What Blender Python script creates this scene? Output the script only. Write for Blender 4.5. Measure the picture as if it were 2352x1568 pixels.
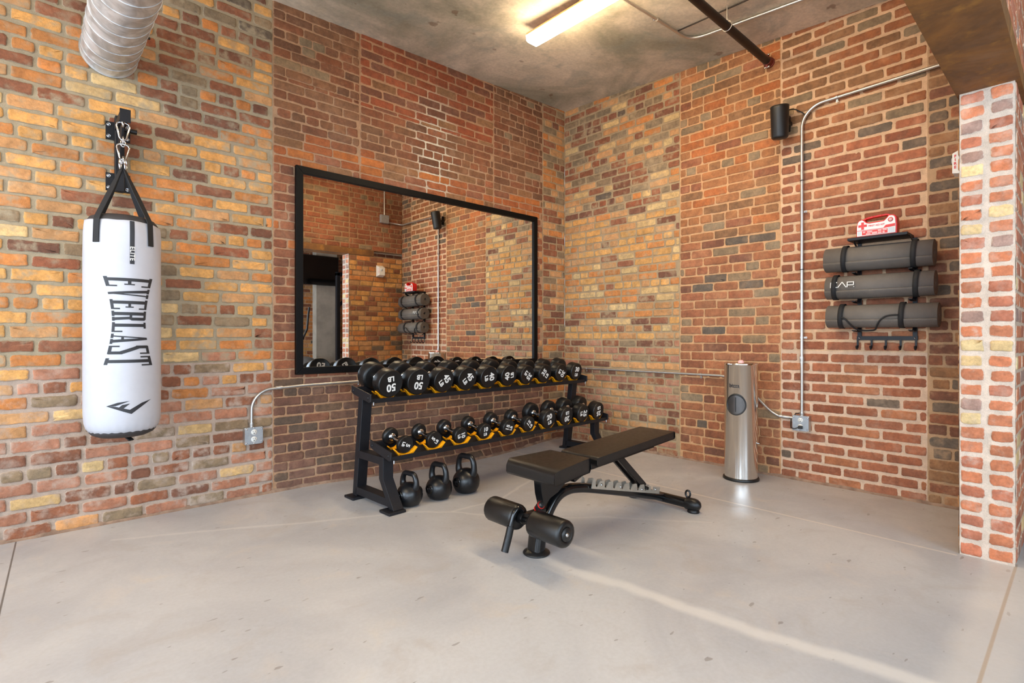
import bpy, bmesh, math, random
from mathutils import Vector, Matrix, Euler
from mathutils.geometry import tessellate_polygon
random.seed(7)
for o in list(bpy.data.objects): bpy.data.objects.remove(o)
sc = bpy.context.scene
COL = sc.collection
PI = math.pi

# ------------------------------------------------------------------ camera
cam = bpy.data.cameras.new('camera'); camo = bpy.data.objects.new('camera', cam); COL.objects.link(camo)
camo.location = (-4.398, -3.926, 1.10)
camo.rotation_euler = (PI/2, 0, -math.atan2(0.67643, 0.73651))
cam.sensor_width = 36.0; cam.lens = 1216/2352*36; cam.shift_y = -9/2352
cam.clip_start = 0.02; cam.clip_end = 100
sc.camera = camo

# ------------------------------------------------------------------ world and light
w = bpy.data.worlds.new('world'); sc.world = w; w.use_nodes = True
bg = w.node_tree.nodes['Background']; bg.inputs[0].default_value = (0.80, 0.90, 1.0, 1); bg.inputs[1].default_value = 1.0
sc.view_settings.view_transform = 'Standard'; sc.view_settings.look = 'None'
sc.view_settings.gamma = 1; sc.view_settings.use_curve_mapping = False
sc.view_settings.exposure = 0.50
sc.cycles.max_bounces = 8; sc.cycles.diffuse_bounces = 5; sc.cycles.glossy_bounces = 5
sc.cycles.sample_clamp_indirect = 6; sc.cycles.use_denoising = True
def area(name, loc, rot, sx, sy, power, color):
    l = bpy.data.lights.new(name, 'AREA'); l.shape = 'RECTANGLE'; l.size = sx; l.size_y = sy
    l.energy = power; l.color = color
    o = bpy.data.objects.new(name, l); o.location = loc; o.rotation_euler = rot; COL.objects.link(o); return o
DAY = (0.66, 0.82, 1.0)
# daylight through the windows on the left side and behind the camera
area('daylight', (-8.35, -1.7, 1.75), (0, -PI/2, 0), 2.3, 2.4, 150, DAY)
area('daylight', (-8.35, -5.3, 1.75), (0, -PI/2, 0), 2.3, 2.4, 150, DAY)
area('daylight', (-3.3, -6.85, 1.75), (PI/2, 0, 0), 2.4, 2.3, 90, DAY)
area('daylight', (-6.3, -6.85, 1.75), (PI/2, 0, 0), 2.4, 2.3, 90, DAY)

# ------------------------------------------------------------------ node helpers
def lin(c):
    r = []
    for v in c[:3]:
        v = v/255.0
        r.append(v/12.92 if v <= 0.04045 else ((v+0.055)/1.055)**2.4)
    return (r[0], r[1], r[2], 1.0)
class NT:
    def __init__(s, name):
        s.m = bpy.data.materials.new(name); s.m.use_nodes = True
        s.t = s.m.node_tree; s.b = s.t.nodes['Principled BSDF']
    def n(s, typ, **k):
        nd = s.t.nodes.new(typ)
        for a, v in k.items(): setattr(nd, a, v)
        return nd
    def put(s, sock, v):
        if hasattr(v, 'is_output') or isinstance(v, bpy.types.NodeSocket): s.t.links.new(v, sock)
        elif isinstance(v, tuple) and len(v) == 3 and sock.type == 'RGBA': sock.default_value = (*v, 1)
        else: sock.default_value = v
    def math(s, op, a, b=0.0, c=0.0, clamp=False):
        nd = s.n('ShaderNodeMath', operation=op); nd.use_clamp = clamp
        s.put(nd.inputs[0], a); s.put(nd.inputs[1], b); s.put(nd.inputs[2], c); return nd.outputs[0]
    def vm(s, op, a, b=(0, 0, 0), scale=None):
        nd = s.n('ShaderNodeVectorMath', operation=op)
        s.put(nd.inputs[0], a); s.put(nd.inputs[1], b)
        if scale is not None: s.put(nd.inputs[3], scale)
        return nd.outputs['Value'] if op in ('LENGTH', 'DOT_PRODUCT') else nd.outputs[0]
    def noise(s, scale, detail=4, rough=0.55, vec=None, dist=0.0, out=0):
        nd = s.n('ShaderNodeTexNoise'); nd.inputs['Scale'].default_value = scale
        nd.inputs['Detail'].default_value = detail; nd.inputs['Roughness'].default_value = rough
        nd.inputs['Distortion'].default_value = dist
        s.t.links.new(vec if vec is not None else s.pos(), nd.inputs['Vector'])
        return nd.outputs[out]
    def pos(s):
        if not hasattr(s, '_p'): s._p = s.n('ShaderNodeTexCoord').outputs['Object']
        return s._p
    def ramp(s, v, a, b, lo=0.0, hi=1.0):
        nd = s.n('ShaderNodeMapRange'); nd.clamp = True; nd.interpolation_type = 'SMOOTHSTEP'
        s.put(nd.inputs[0], v); nd.inputs[1].default_value = a; nd.inputs[2].default_value = b
        nd.inputs[3].default_value = lo; nd.inputs[4].default_value = hi; return nd.outputs[0]
    def mix(s, f, a, b, typ='MIX'):
        nd = s.n('ShaderNodeMix', data_type='RGBA', blend_type=typ)
        s.put(nd.inputs[0], f); s.put(nd.inputs[6], a); s.put(nd.inputs[7], b); return nd.outputs[2]
    def bump(s, h, strength, dist=0.01):
        nd = s.n('ShaderNodeBump'); nd.inputs['Strength'].default_value = strength; nd.inputs['Distance'].default_value = dist
        s.put(nd.inputs['Height'], h); s.t.links.new(nd.outputs[0], s.b.inputs['Normal'])
    def set(s, **k):
        mp = dict(base='Base Color', rough='Roughness', metal='Metallic', spec='Specular IOR Level', coat='Coat Weight',
                  coatr='Coat Roughness', emit='Emission Color', es='Emission Strength', aniso='Anisotropic')
        for a, v in k.items(): s.put(s.b.inputs[mp[a]], v)
        return s

def simple(name, rgb, rough=0.5, metal=0.0, var=0.08, nscale=30, bump=0.0, bscale=300, spec=0.5, coat=0.0, rvar=0.0):
    t = NT(name); c = lin(rgb)
    f = t.noise(nscale, 5)
    dark = tuple(x*(1-var) for x in c[:3]); lite = tuple(min(1, x*(1+var)) for x in c[:3])
    t.set(base=t.mix(t.ramp(f, 0.3, 0.7), dark, lite), metal=metal, spec=spec, coat=coat)
    t.set(rough=t.ramp(t.noise(nscale*1.7, 3), 0.3, 0.7, max(0, rough-rvar), min(1, rough+rvar)) if rvar else rough)
    if bump: t.bump(t.noise(bscale, 3), bump, 0.002)
    return t.m

M = {}
M['powder'] = simple('black_powder_coat', (23, 23, 27), 0.5, spec=.35, var=0.12, bump=0.12, bscale=900)
M['frame'] = simple('black_satin_wood', (8, 7, 7), 0.5, spec=.16, var=0.15, nscale=60)
M['rubber'] = simple('black_urethane', (19, 18, 18), 0.40, spec=.4, var=0.12, bump=0.05, bscale=500, rvar=0.06)
M['iron'] = simple('black_vinyl_gloss', (18, 19, 22), 0.33, var=0.04)
M['vinyl'] = simple('black_leatherette', (15, 14, 14), 0.34, var=0.1, bump=0.25, bscale=700, rvar=0.04)
M['gloss'] = simple('black_gloss_tube', (15, 15, 16), 0.18, var=0.1)
M['plastic'] = simple('black_plastic', (22, 22, 22), 0.45, var=0.1)
M['chrome'] = simple('chrome', (200, 203, 208), 0.16, 1.0, var=0.05, rvar=0.04)
M['galv'] = simple('galvanised_steel', (196, 194, 190), 0.38, 0.9, var=0.06, nscale=14, rvar=0.03)
M['zinc'] = simple('grey_box_steel', (158, 162, 166), 0.45, 0.5, var=0.08, nscale=40)
M['plate'] = simple('nickel_ladder_steel', (185, 178, 164), 0.38, 0.6, var=0.08)
M['white_mark'] = simple('white_lettering', (225, 223, 218), 0.6, var=0.03)
M['yellow'] = simple('yellow_moulded_plastic', (245, 165, 8), 0.45, var=0.05)
M['red'] = simple('red_plastic', (205, 24, 20), 0.4, var=0.06)
M['redpipe'] = simple('red_painted_coupling', (104, 36, 24), 0.5, var=0.25)
M['pipe'] = simple('black_steel_pipe', (34, 26, 24), 0.42, 0.3, var=0.3, nscale=12)
M['white_plastic'] = simple('white_plastic', (225, 224, 218), 0.4, var=0.02)
M['mat_foam'] = simple('grey_foam', (100, 93, 86), 0.75, var=0.06, nscale=20, bump=0.1, bscale=600)
M['mat_dark'] = simple('dark_foam_edge', (48, 47, 47), 0.8, var=0.1)
M['strap'] = simple('black_webbing', (26, 25, 26), 0.75, var=0.1, bump=0.2, bscale=900)
M['bag_white'] = simple('white_bag_leather', (186, 187, 194), 0.42, var=0.015, bump=0.05, bscale=300)
M['bag_black'] = simple('charcoal_bag_canvas', (52, 48, 48), 0.7, var=0.1, bump=0.2, bscale=700)
M['ink'] = simple('black_print', (38, 38, 42), 0.55, var=0.05)
M['screen'] = simple('tv_screen', (8, 8, 9), 0.12, var=0.05)
M['ball'] = simple('grey_ball_vinyl', (120, 118, 118), 0.35, var=0.05)
M['plaster'] = simple('grey_plaster', (186, 176, 162), 0.85, var=0.15, nscale=4, bump=0.3, bscale=30)
M['dark_inside'] = simple('dark_interior', (14, 13, 13), 0.7, var=0.1)
M['amber'] = simple('amber_lug', (110, 60, 20), 0.4, var=0.1)
M['label_red'] = simple('label_red', (214, 60, 58), 0.5, var=0.04)
M['label_pink'] = simple('label_pink', (232, 176, 172), 0.5, var=0.03)
M['label_grey'] = simple('label_grey', (196, 202, 206), 0.5, var=0.03)

def spiral_duct():
    t = NT('galvanised_duct'); t.set(metal=0.45)
    sp = t.n('ShaderNodeSeparateXYZ'); t.t.links.new(t.pos(), sp.inputs[0])
    streak = t.noise(7, 5, 0.6, dist=1.2)
    t.set(base=t.mix(t.ramp(streak, 0.35, 0.7), lin((172, 170, 168)), lin((222, 222, 222))), rough=t.ramp(t.noise(12, 3), 0.3, 0.7, 0.3, 0.5))
    t.bump(t.noise(60, 3), 0.1, 0.003); return t.m
M['duct'] = spiral_duct()
def brushed():
    t = NT('brushed_stainless'); f = t.noise(4, 3)
    t.set(base=t.mix(t.ramp(f, 0.3, 0.7), lin((222, 219, 214)), lin((228, 225, 220))), metal=1.0, rough=0.11)
    return t.m
M['steel'] = brushed()
def ribbed(name, rgb):
    t = NT(name); c = lin(rgb)
    wv = t.n('ShaderNodeTexWave', wave_type='BANDS', bands_direction='Y'); wv.inputs['Scale'].default_value = 60
    t.t.links.new(t.pos(), wv.inputs[0])
    t.set(base=t.mix(t.ramp(t.noise(12, 4), 0.3, 0.7), tuple(x*.93 for x in c[:3]), tuple(x*1.06 for x in c[:3])), rough=0.72)
    t.bump(wv.outputs[1], 0.25, 0.002); return t.m
M['mat_rib'] = ribbed('grey_ribbed_foam', (104, 97, 90))
def lamp_mat():
    t = NT('lit_diffuser'); t.set(base=(0.9, 0.88, 0.8), emit=(1.0, 0.78, 0.50), es=42.0); return t.m
M['lamp'] = lamp_mat()
M['lamp_body'] = simple('lamp_housing', (190, 150, 100), 0.5, var=0.03)
def mirror_mat():
    t = NT('silvered_glass'); t.set(base=(0.86, 0.86, 0.84), metal=1.0, rough=0.003); return t.m
M['mirror'] = mirror_mat()
def rust():
    t = NT('rusted_steel_plate')
    f = t.noise(2.2, 7, 0.62, dist=0.6); g = t.noise(9, 6, 0.6)
    c = t.mix(t.ramp(f, 0.35, 0.68), lin((100, 68, 40)), lin((156, 104, 48)))
    c = t.mix(t.ramp(g, 0.55, 0.75, 0, 0.55), c, lin((182, 128, 56)))
    t.set(base=c, rough=t.ramp(g, 0.3, 0.7, 0.5, 0.75), metal=0.0); t.bump(t.noise(30, 5), 0.25, 0.004); return t.m
M['rust'] = rust()

def brick_mat():
    t = NT('brick_and_mortar')
    a = t.n('ShaderNodeAttribute', attribute_name='bcol'); k = t.n('ShaderNodeAttribute', attribute_name='bkind')
    mcol = t.n('ShaderNodeAttribute', attribute_name='mcol')
    p = t.pos(); kind = k.outputs['Fac']
    n1 = t.noise(18, 6, 0.6); n2 = t.noise(75, 5, 0.65); n3 = t.noise(3.2, 4, 0.6); n4 = t.noise(230, 3, 0.6)
    v = t.math('ADD', t.ramp(n1, 0.25, 0.75, 0.76, 1.2), t.ramp(n2, 0.25, 0.75, -0.14, 0.14))
    brick = t.vm('SCALE', a.outputs['Color'], scale=v)
    # pits
    brick = t.mix(t.ramp(n2, 0.30, 0.22, 0, 0.5), brick, (0.02, 0.015, 0.012))
    # mortar smeared over the faces
    sm = t.math('ADD', t.math('MULTIPLY', t.noise(16, 5, 0.6), 0.7), t.math('MULTIPLY', n3, 0.45))
    smear = t.math('MULTIPLY', t.ramp(sm, 0.54, 0.76), t.ramp(kind, 0.1, 0.8, 0.15, 0.95))
    eg = t.n('ShaderNodeAttribute', attribute_name='bedge').outputs['Fac']
    ragged = t.math('ADD', eg, t.math('MULTIPLY', t.noise(42, 6, 0.7), -1.5))
    edge = t.math('MULTIPLY', t.ramp(t.math('ADD', ragged, t.math('MULTIPLY', kind, -0.25)), -0.62, -0.30, 1, 0), 0.9)
    brick = t.mix(t.math('MAXIMUM', smear, edge), brick, mcol.outputs['Color'])
    brick = t.vm('SCALE', brick, scale=t.ramp(n3, 0.3, 0.7, 0.9, 1.1))
    mv = t.math('ADD', t.ramp(n1, 0.25, 0.75, 0.82, 1.12), t.ramp(n4, 0.25, 0.75, -0.1, 0.1))
    mort = t.vm('SCALE', mcol.outputs['Color'], scale=mv)
    mort = t.mix(t.ramp(n3, 0.5, 0.8, 0, 0.35), mort, (0.30, 0.27, 0.22))
    ism = t.math('LESS_THAN', kind, 0.01)
    t.set(base=t.mix(ism, brick, mort), rough=t.ramp(n1, 0.3, 0.7, 0.74, 0.92), spec=0.3)
    h = t.math('ADD', t.math('MULTIPLY', n2, 0.6), t.math('ADD', t.math('MULTIPLY', n1, 0.9), t.math('MULTIPLY', n4, 0.3)))
    t.bump(h, 0.55, 0.008)
    return t.m
M['brick'] = brick_mat()

def line_mask(t, pts, w0, w1, vec):
    """1 on a polyline on the floor (a cut or a patched crack), fading over w0..w1 metres"""
    best = None
    for (ax, ay), (bx, by) in zip(pts[:-1], pts[1:]):
        dx, dy = bx-ax, by-ay; L2 = dx*dx+dy*dy
        pa = t.vm('SUBTRACT', vec, (ax, ay, 0))
        h = t.math('MULTIPLY', t.vm('DOT_PRODUCT', pa, (dx/L2, dy/L2, 0)), 1.0, clamp=True)
        d = t.vm('LENGTH', t.vm('SUBTRACT', pa, t.vm('SCALE', (dx, dy, 0), scale=h)))
        best = d if best is None else t.math('MINIMUM', best, d)
    return t.ramp(best, w0, w1, 1.0, 0.0)

def floor_mat():
    t = NT('polished_concrete_floor')
    p = t.pos()
    fl = t.vm('MULTIPLY', p, (1, 1, 0))
    wob = t.vm('SCALE', t.vm('SUBTRACT', t.noise(6, 3, out=1), (0.5, 0.5, 0.5)), scale=0.05)
    wv = t.vm('ADD', fl, t.vm('MULTIPLY', wob, (1, 1, 0)))
    big = t.noise(0.9, 5, 0.6, dist=0.7); mid = t.noise(3.5, 6, 0.62, dist=0.8); fine = t.noise(60, 4, 0.6)
    c = t.mix(t.ramp(big, 0.32, 0.68), lin((170, 169, 171)), lin((192, 190, 189)))
    c = t.mix(t.ramp(mid, 0.5, 0.75, 0, 0.5), c, lin((172, 163, 156)))
    c = t.mix(t.ramp(mid, 0.45, 0.22, 0, 0.4), c, lin((205, 190, 172)))
    c = t.mix(t.ramp(fine, 0.3, 0.7, 0, 0.10), c, lin((120, 112, 105)))
    # dark little scuffs
    mp = t.n('ShaderNodeMapping'); t.t.links.new(p, mp.inputs[0]); mp.inputs['Scale'].default_value = (1, 2.6, 1); mp.inputs['Rotation'].default_value = (0, 0, 0.6)
    sc_ = t.noise(13, 2, 0.4, vec=mp.outputs[0])
    c = t.mix(t.ramp(sc_, 0.715, 0.745, 0, 0.5), c, lin((105, 92, 82)))
    # patched pale cracks and saw cuts
    pale = lin((222, 216, 208))
    crack1 = line_mask(t, CRACK1, 0.012, 0.06, wv)
    c = t.mix(t.math('MULTIPLY', crack1, 0.55), c, pale)
    for pts, a in CRACKS2:
        c = t.mix(t.math('MULTIPLY', line_mask(t, pts, 0.003, 0.022, wv), a), c, pale)
    c = t.mix(t.math('MULTIPLY', line_mask(t, CUT_B, 0.004, 0.013, fl), 0.55), c, lin((225, 213, 198)))
    c = t.mix(t.math('MULTIPLY', line_mask(t, CUT_C, 0.05, 0.14, wv), 0.35), c, lin((222, 212, 200)))
    c = t.mix(t.math('MULTIPLY', line_mask(t, CUT_C, 0.003, 0.008, fl), 0.6), c, lin((168, 140, 108)))
    c = t.mix(t.math('MULTIPLY', line_mask(t, CUT_L, 0.002, 0.005, fl), 0.85), c, lin((82, 76, 70)))
    t.set(base=c, rough=t.ramp(mid, 0.3, 0.7, 0.30, 0.46), spec=0.45)
    t.bump(t.math('ADD', t.math('MULTIPLY', mid, 0.5), t.math('MULTIPLY', fine, 0.25)), 0.10, 0.01)
    return t.m
CRACK1 = [(-2.49, -2.10), (-2.50, -2.28), (-2.44, -2.52), (-2.42, -2.80), (-2.39, -3.1), (-2.32, -3.4), (-2.26, -3.8)]
CRACKS2 = [([(-4.05, -0.33), (-3.6, -0.55), (-3.0, -0.86), (-2.62, -1.02), (-2.40, -1.22), (-2.2, -1.6)], 0.30),
           ([(-2.40, -1.20), (-2.05, -1.22), (-1.75, -1.1), (-1.2, -0.9)], 0.35),
           ([(-2.62, -1.02), (-2.45, -0.9), (-2.2, -0.62)], 0.2), ([(-2.2, -1.6), (-1.8, -1.9), (-1.4, -2.4)], 0.25)]
CUT_B = [(-0.93, 0.0), (-0.93, -3.47)]
CUT_C = [(-8.0, -3.69), (-0.86, -3.69)]
CUT_L = [(-4.436, 0.0), (-4.474, -0.95), (-4.56, -3.4)]
M['floor'] = floor_mat()

def ceiling_mat():
    t = NT('raw_concrete_ceiling')
    big = t.noise(1.1, 6, 0.62, dist=0.9); mid = t.noise(3.6, 6, 0.6, dist=0.6); fine = t.noise(40, 4, 0.6)
    c = t.mix(t.ramp(big, 0.3, 0.7), lin((156, 152, 132)), lin((234, 220, 198)))
    c = t.mix(t.ramp(mid, 0.5, 0.72, 0, 0.6), c, lin((158, 162, 150)))
    c = t.mix(t.ramp(mid, 0.42, 0.25, 0, 0.5), c, lin((215, 200, 172)))
    c = t.mix(t.ramp(t.noise(6.5, 3, 0.5), 0.69, 0.735, 0, 0.5), c, lin((112, 70, 44)))
    c = t.mix(t.ramp(fine, 0.3, 0.7, 0, 0.18), c, lin((96, 88, 76)))
    t.set(base=c, rough=0.9, spec=0.25)
    t.bump(t.math('ADD', t.math('MULTIPLY', mid, 0.8), t.math('MULTIPLY', fine, 0.2)), 0.35, 0.012)
    return t.m
M['ceiling'] = ceiling_mat()

# ------------------------------------------------------------------ mesh helpers
class MB:
    def __init__(s): s.v = []; s.f = []; s.sm = []
    def add(s, verts, faces, smooth=False):
        k = len(s.v); s.v += [tuple(v) for v in verts]
        s.f += [tuple(k+i for i in f) for f in faces]; s.sm += [smooth]*len(faces); return s
    def box(s, a, b):
        (x0, y0, z0), (x1, y1, z1) = a, b
        v = [(x0, y0, z0), (x1, y0, z0), (x1, y1, z0), (x0, y1, z0), (x0, y0, z1), (x1, y0, z1), (x1, y1, z1), (x0, y1, z1)]
        return s.add(v, [(0, 3, 2, 1), (4, 5, 6, 7), (0, 1, 5, 4), (1, 2, 6, 5), (2, 3, 7, 6), (3, 0, 4, 7)])
    def beam(s, a, b, wdt, hgt, up=(0, 0, 1)):
        a = Vector(a); b = Vector(b); d = (b-a).normalized(); u = Vector(up); r = d.cross(u).normalized(); u = r.cross(d).normalized()
        v = []
        for p in (a, b):
            for i, j in ((-1, -1), (1, -1), (1, 1), (-1, 1)): v.append(p+r*(wdt/2*i)+u*(hgt/2*j))
        return s.add(v, [(0, 1, 2, 3), (7, 6, 5, 4), (0, 4, 5, 1), (1, 5, 6, 2), (2, 6, 7, 3), (3, 7, 4, 0)])
    def tube(s, pts, r, n=16, closed=False, caps=True):
        pts = [Vector(p) for p in pts]; N = len(pts); rings = []
        rr = r if isinstance(r, (list, tuple)) else [r]*N
        t0 = (pts[1]-pts[0]).normalized(); ref = Vector((0, 0, 1)) if abs(t0.z) < 0.9 else Vector((1, 0, 0))
        u = t0.cross(ref).normalized(); vs = []
        for i, p in enumerate(pts):
            if closed: t = (pts[(i+1) % N]-pts[i-1]).normalized()
            elif i == 0: t = (pts[1]-pts[0]).normalized()
            elif i == N-1: t = (pts[-1]-pts[-2]).normalized()
            else: t = ((pts[i+1]-p).normalized()+(p-pts[i-1]).normalized()).normalized()
            u = (u - t*u.dot(t)).normalized(); w_ = t.cross(u)
            for k in range(n):
                a = 2*PI*k/n; vs.append(p+(u*math.cos(a)+w_*math.sin(a))*rr[i])
        fs = []
        for i in range(N if closed else N-1):
            j = (i+1) % N
            for k in range(n): fs.append((i*n+k, i*n+(k+1) % n, j*n+(k+1) % n, j*n+k))
        s.add(vs, fs, True)
        if caps and not closed:
            k0 = len(s.v); s.v += [tuple(v) for v in vs[:n]]+[tuple(v) for v in vs[-n:]]
            s.f += [tuple(k0+n-1-i for i in range(n)), tuple(k0+n+i for i in range(n))]; s.sm += [False, False]
        return s
    def lathe(s, prof, n=48, mat=Matrix.Identity(4), split=True):
        """prof: list of (radius, z)"""
        for (r0, z0), (r1, z1) in zip(prof[:-1], prof[1:]): pass
        vs = []; fs = []
        P = len(prof)
        for r, z in prof:
            for k in range(n):
                a = 2*PI*k/n; vs.append(mat @ Vector((r*math.cos(a), r*math.sin(a), z)))
        for i in range(P-1):
            for k in range(n): fs.append((i*n+k, i*n+(k+1) % n, (i+1)*n+(k+1) % n, (i+1)*n+k))
        return s.add(vs, fs, True)
    def prism(s, poly, d0, d1, mat=Matrix.Identity(4)):
        """poly: list of (x, z) extruded along y from d0 to d1"""
        n = len(poly)
        v = [mat @ Vector((x, d0, z)) for x, z in poly]+[mat @ Vector((x, d1, z)) for x, z in poly]
        tri = tessellate_polygon([[Vector((x, z, 0)) for x, z in poly]])
        fs = [tuple(t) for t in tri]+[tuple(n+i for i in reversed(t)) for t in tri]
        fs += [(i, (i+1) % n, n+(i+1) % n, n+i) for i in range(n)]
        return s.add(v, fs)
    def build(s, name, mat, parent=None, bevel=0.0, seg=2, auto=True, subsurf=0):
        me = bpy.data.meshes.new(name); me.from_pydata(s.v, [], s.f); me.materials.append(mat)
        me.polygons.foreach_set('use_smooth', [bool(x) for x in s.sm]) if len(me.polygons) == len(s.sm) else None
        bm = bmesh.new(); bm.from_mesh(me)
        bmesh.ops.recalc_face_normals(bm, faces=bm.faces); bm.to_mesh(me); bm.free()
        o = bpy.data.objects.new(name, me); COL.objects.link(o)
        if parent is not None: o.parent = parent
        if bevel:
            m = o.modifiers.new('b', 'BEVEL'); m.width = bevel; m.segments = seg; m.limit_method = 'ANGLE'; m.angle_limit = 0.6
            me.polygons.foreach_set('use_smooth', [True]*len(me.polygons))
            m.harden_normals = True
        if subsurf:
            m = o.modifiers.new('s', 'SUBSURF'); m.levels = subsurf; m.render_levels = subsurf
        return o

def tag(o, label=None, cat=None, group=None, kind=None):
    if label: o['label'] = label
    if cat: o['category'] = cat
    if group: o['group'] = group
    if kind: o['kind'] = kind
    return o
def empty(name, loc=(0, 0, 0), rz=0.0):
    o = bpy.data.objects.new(name, None); o.location = loc; o.rotation_euler = (0, 0, rz); o.empty_display_size = 0.1
    COL.objects.link(o); return o
def copy_tree(o, parent=None):
    c = o.copy(); COL.objects.link(c); c.parent = parent
    for ch in list(o.children): copy_tree(ch, c)
    return c

_tc = {}
def text_mesh(body, size, offset=0.0, extrude=0.0006, spacing=1.0):
    key = (body, size, offset, extrude, spacing)
    if key in _tc: return _tc[key]
    c = bpy.data.curves.new('t', 'FONT'); c.body = body; c.size = size; c.align_x = 'CENTER'; c.align_y = 'CENTER'
    c.offset = offset; c.extrude = extrude; c.space_character = spacing; c.resolution_u = 4
    o = bpy.data.objects.new('t', c); COL.objects.link(o)
    dg = bpy.context.evaluated_depsgraph_get(); me = bpy.data.meshes.new_from_object(o.evaluated_get(dg))
    bpy.data.objects.remove(o); _tc[key] = me
    return me
def text_mb(mb, body, size, mat, **k):
    me = text_mesh(body, size, **k)
    return mb.add([mat @ v.co for v in me.vertices], [tuple(p.vertices) for p in me.polygons])
def frame(origin, xa, ya, za):
    m = Matrix.Identity(4)
    for i, a in enumerate((xa, ya, za)):
        a = Vector(a).normalized()
        for r in range(3): m[r][i] = a[r]
    m.translation = Vector(origin); return m
def arc(c, r, a0, a1, n, ax=(1, 0, 0), ay=(0, 0, 1)):
    c = Vector(c); ax = Vector(ax); ay = Vector(ay)
    return [c+ax*(r*math.cos(a0+(a1-a0)*i/n))+ay*(r*math.sin(a0+(a1-a0)*i/n)) for i in range(n+1)]

# ------------------------------------------------------------------ brick walls
def pick(pal, rnd):
    tot = sum(w_ for w_, _ in pal); x = rnd.random()*tot
    for w_, c in pal:
        x -= w_
        if x <= 0: break
    j = 1+rnd.uniform(-.13, .13)
    l = lin(c); h = rnd.uniform(-.05, .05)
    return (l[0]*j*(1+h)*.93, l[1]*j*.97, l[2]*j*(1-h)*.94)
OR, YE, TA, CR = (194, 123, 70), (209, 150, 88), (194, 140, 94), (206, 168, 118)
RB, RD, MR, GR, DG, BR, PK = (142, 88, 64), (148, 87, 62), (124, 80, 62), (138, 114, 90), (104, 88, 76), (142, 100, 70), (172, 116, 92)
def palA(u, z, rnd):        # wall behind the mirror, u = x
    if u < -3.105:
        if z > 0.95+rnd.uniform(-.2, .2):
            if u > -3.7 and z > 2.5: return [(2, OR), (2, RB), (2, GR), (2, MR), (1, YE), (1, TA), (1, DG)]
            return [(5, OR), (7, YE), (3, TA), (2.6, RB), (.9, GR), (1, CR), (1.6, RD), (1, MR)]
        if z > 0.5: return [(5, PK), (2, TA), (3, RB), (1, GR), (2, OR), (1, CR)]
        return [(4, PK), (2, MR), (3, GR), (1, TA), (2, RB), (1, CR)]
    if u > -0.36: return [(2, GR), (3, TA), (2, RB), (2, OR), (1, MR)]
    if -2.44 < u < -1.05 and z > 2.92: return [(7, (148, 80, 54)), (2, MR), (1, BR)]
    if z > 2.55: return [(5, (128, 88, 64)), (4, (134, 84, 60)), (2, (116, 78, 58)), (.5, GR)]
    if z > 2.3: return [(3, (178, 104, 56)), (5, (160, 90, 54)), (3, BR), (2, RB)]
    if z < 0.8: return [(6, (114, 80, 68)), (4, (104, 77, 66)), (2, (126, 82, 64)), (2, (98, 78, 66))]
    if u > -0.46: return [(3, RD), (2, TA), (2, RB), (1, GR)]
    return [(4, RB), (3, RD), (2, MR), (1, (170, 100, 58))]
def palB(u, z, rnd):        # right-hand wall, u = -y
    if u < 1.405:
        if z > 2.35: return [(3, GR), (3, RB), (2, CR), (2, MR), (2, OR), (2, TA), (1, RD), (0.5, DG)]
        if z > 1.02: return [(5, YE), (3.4, OR), (4, TA), (2, CR), (1.2, RB), (1, MR)]
        return [(5, PK), (3, TA), (2, RB), (2, MR), (1, GR)]
    if u < 2.282:
        if z > 1.9: return [(5, (160, 104, 68)), (3, BR), (1.6, GR), (2, (170, 100, 60)), (1.5, RB), (.4, DG)]
        return [(5, (160, 102, 72)), (3, (148, 90, 64)), (1.1, GR), (.6, DG), (1, MR)]
    if u > 3.2: return [(3, MR), (3, DG), (2, BR), (2, RB)]
    if z > 2.6: return [(4, (152, 94, 62)), (3, BR), (1, GR)]
    return [(9, (158, 96, 70)), (4, (146, 86, 62)), (.7, DG), (2, (168, 106, 74))]
def palC(u, z, rnd):
    if z > 2.35 or z < 0: return [(5, RB), (3, RD), (1, GR)]
    return [(4, OR), (3, TA), (3, RB), (2, YE), (1, DG)]
def palJ(u, z, rnd): return [(6, (196, 118, 84)), (4, (184, 110, 84)), (1, (168, 130, 116)), (.3, (222, 186, 136))]

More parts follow.
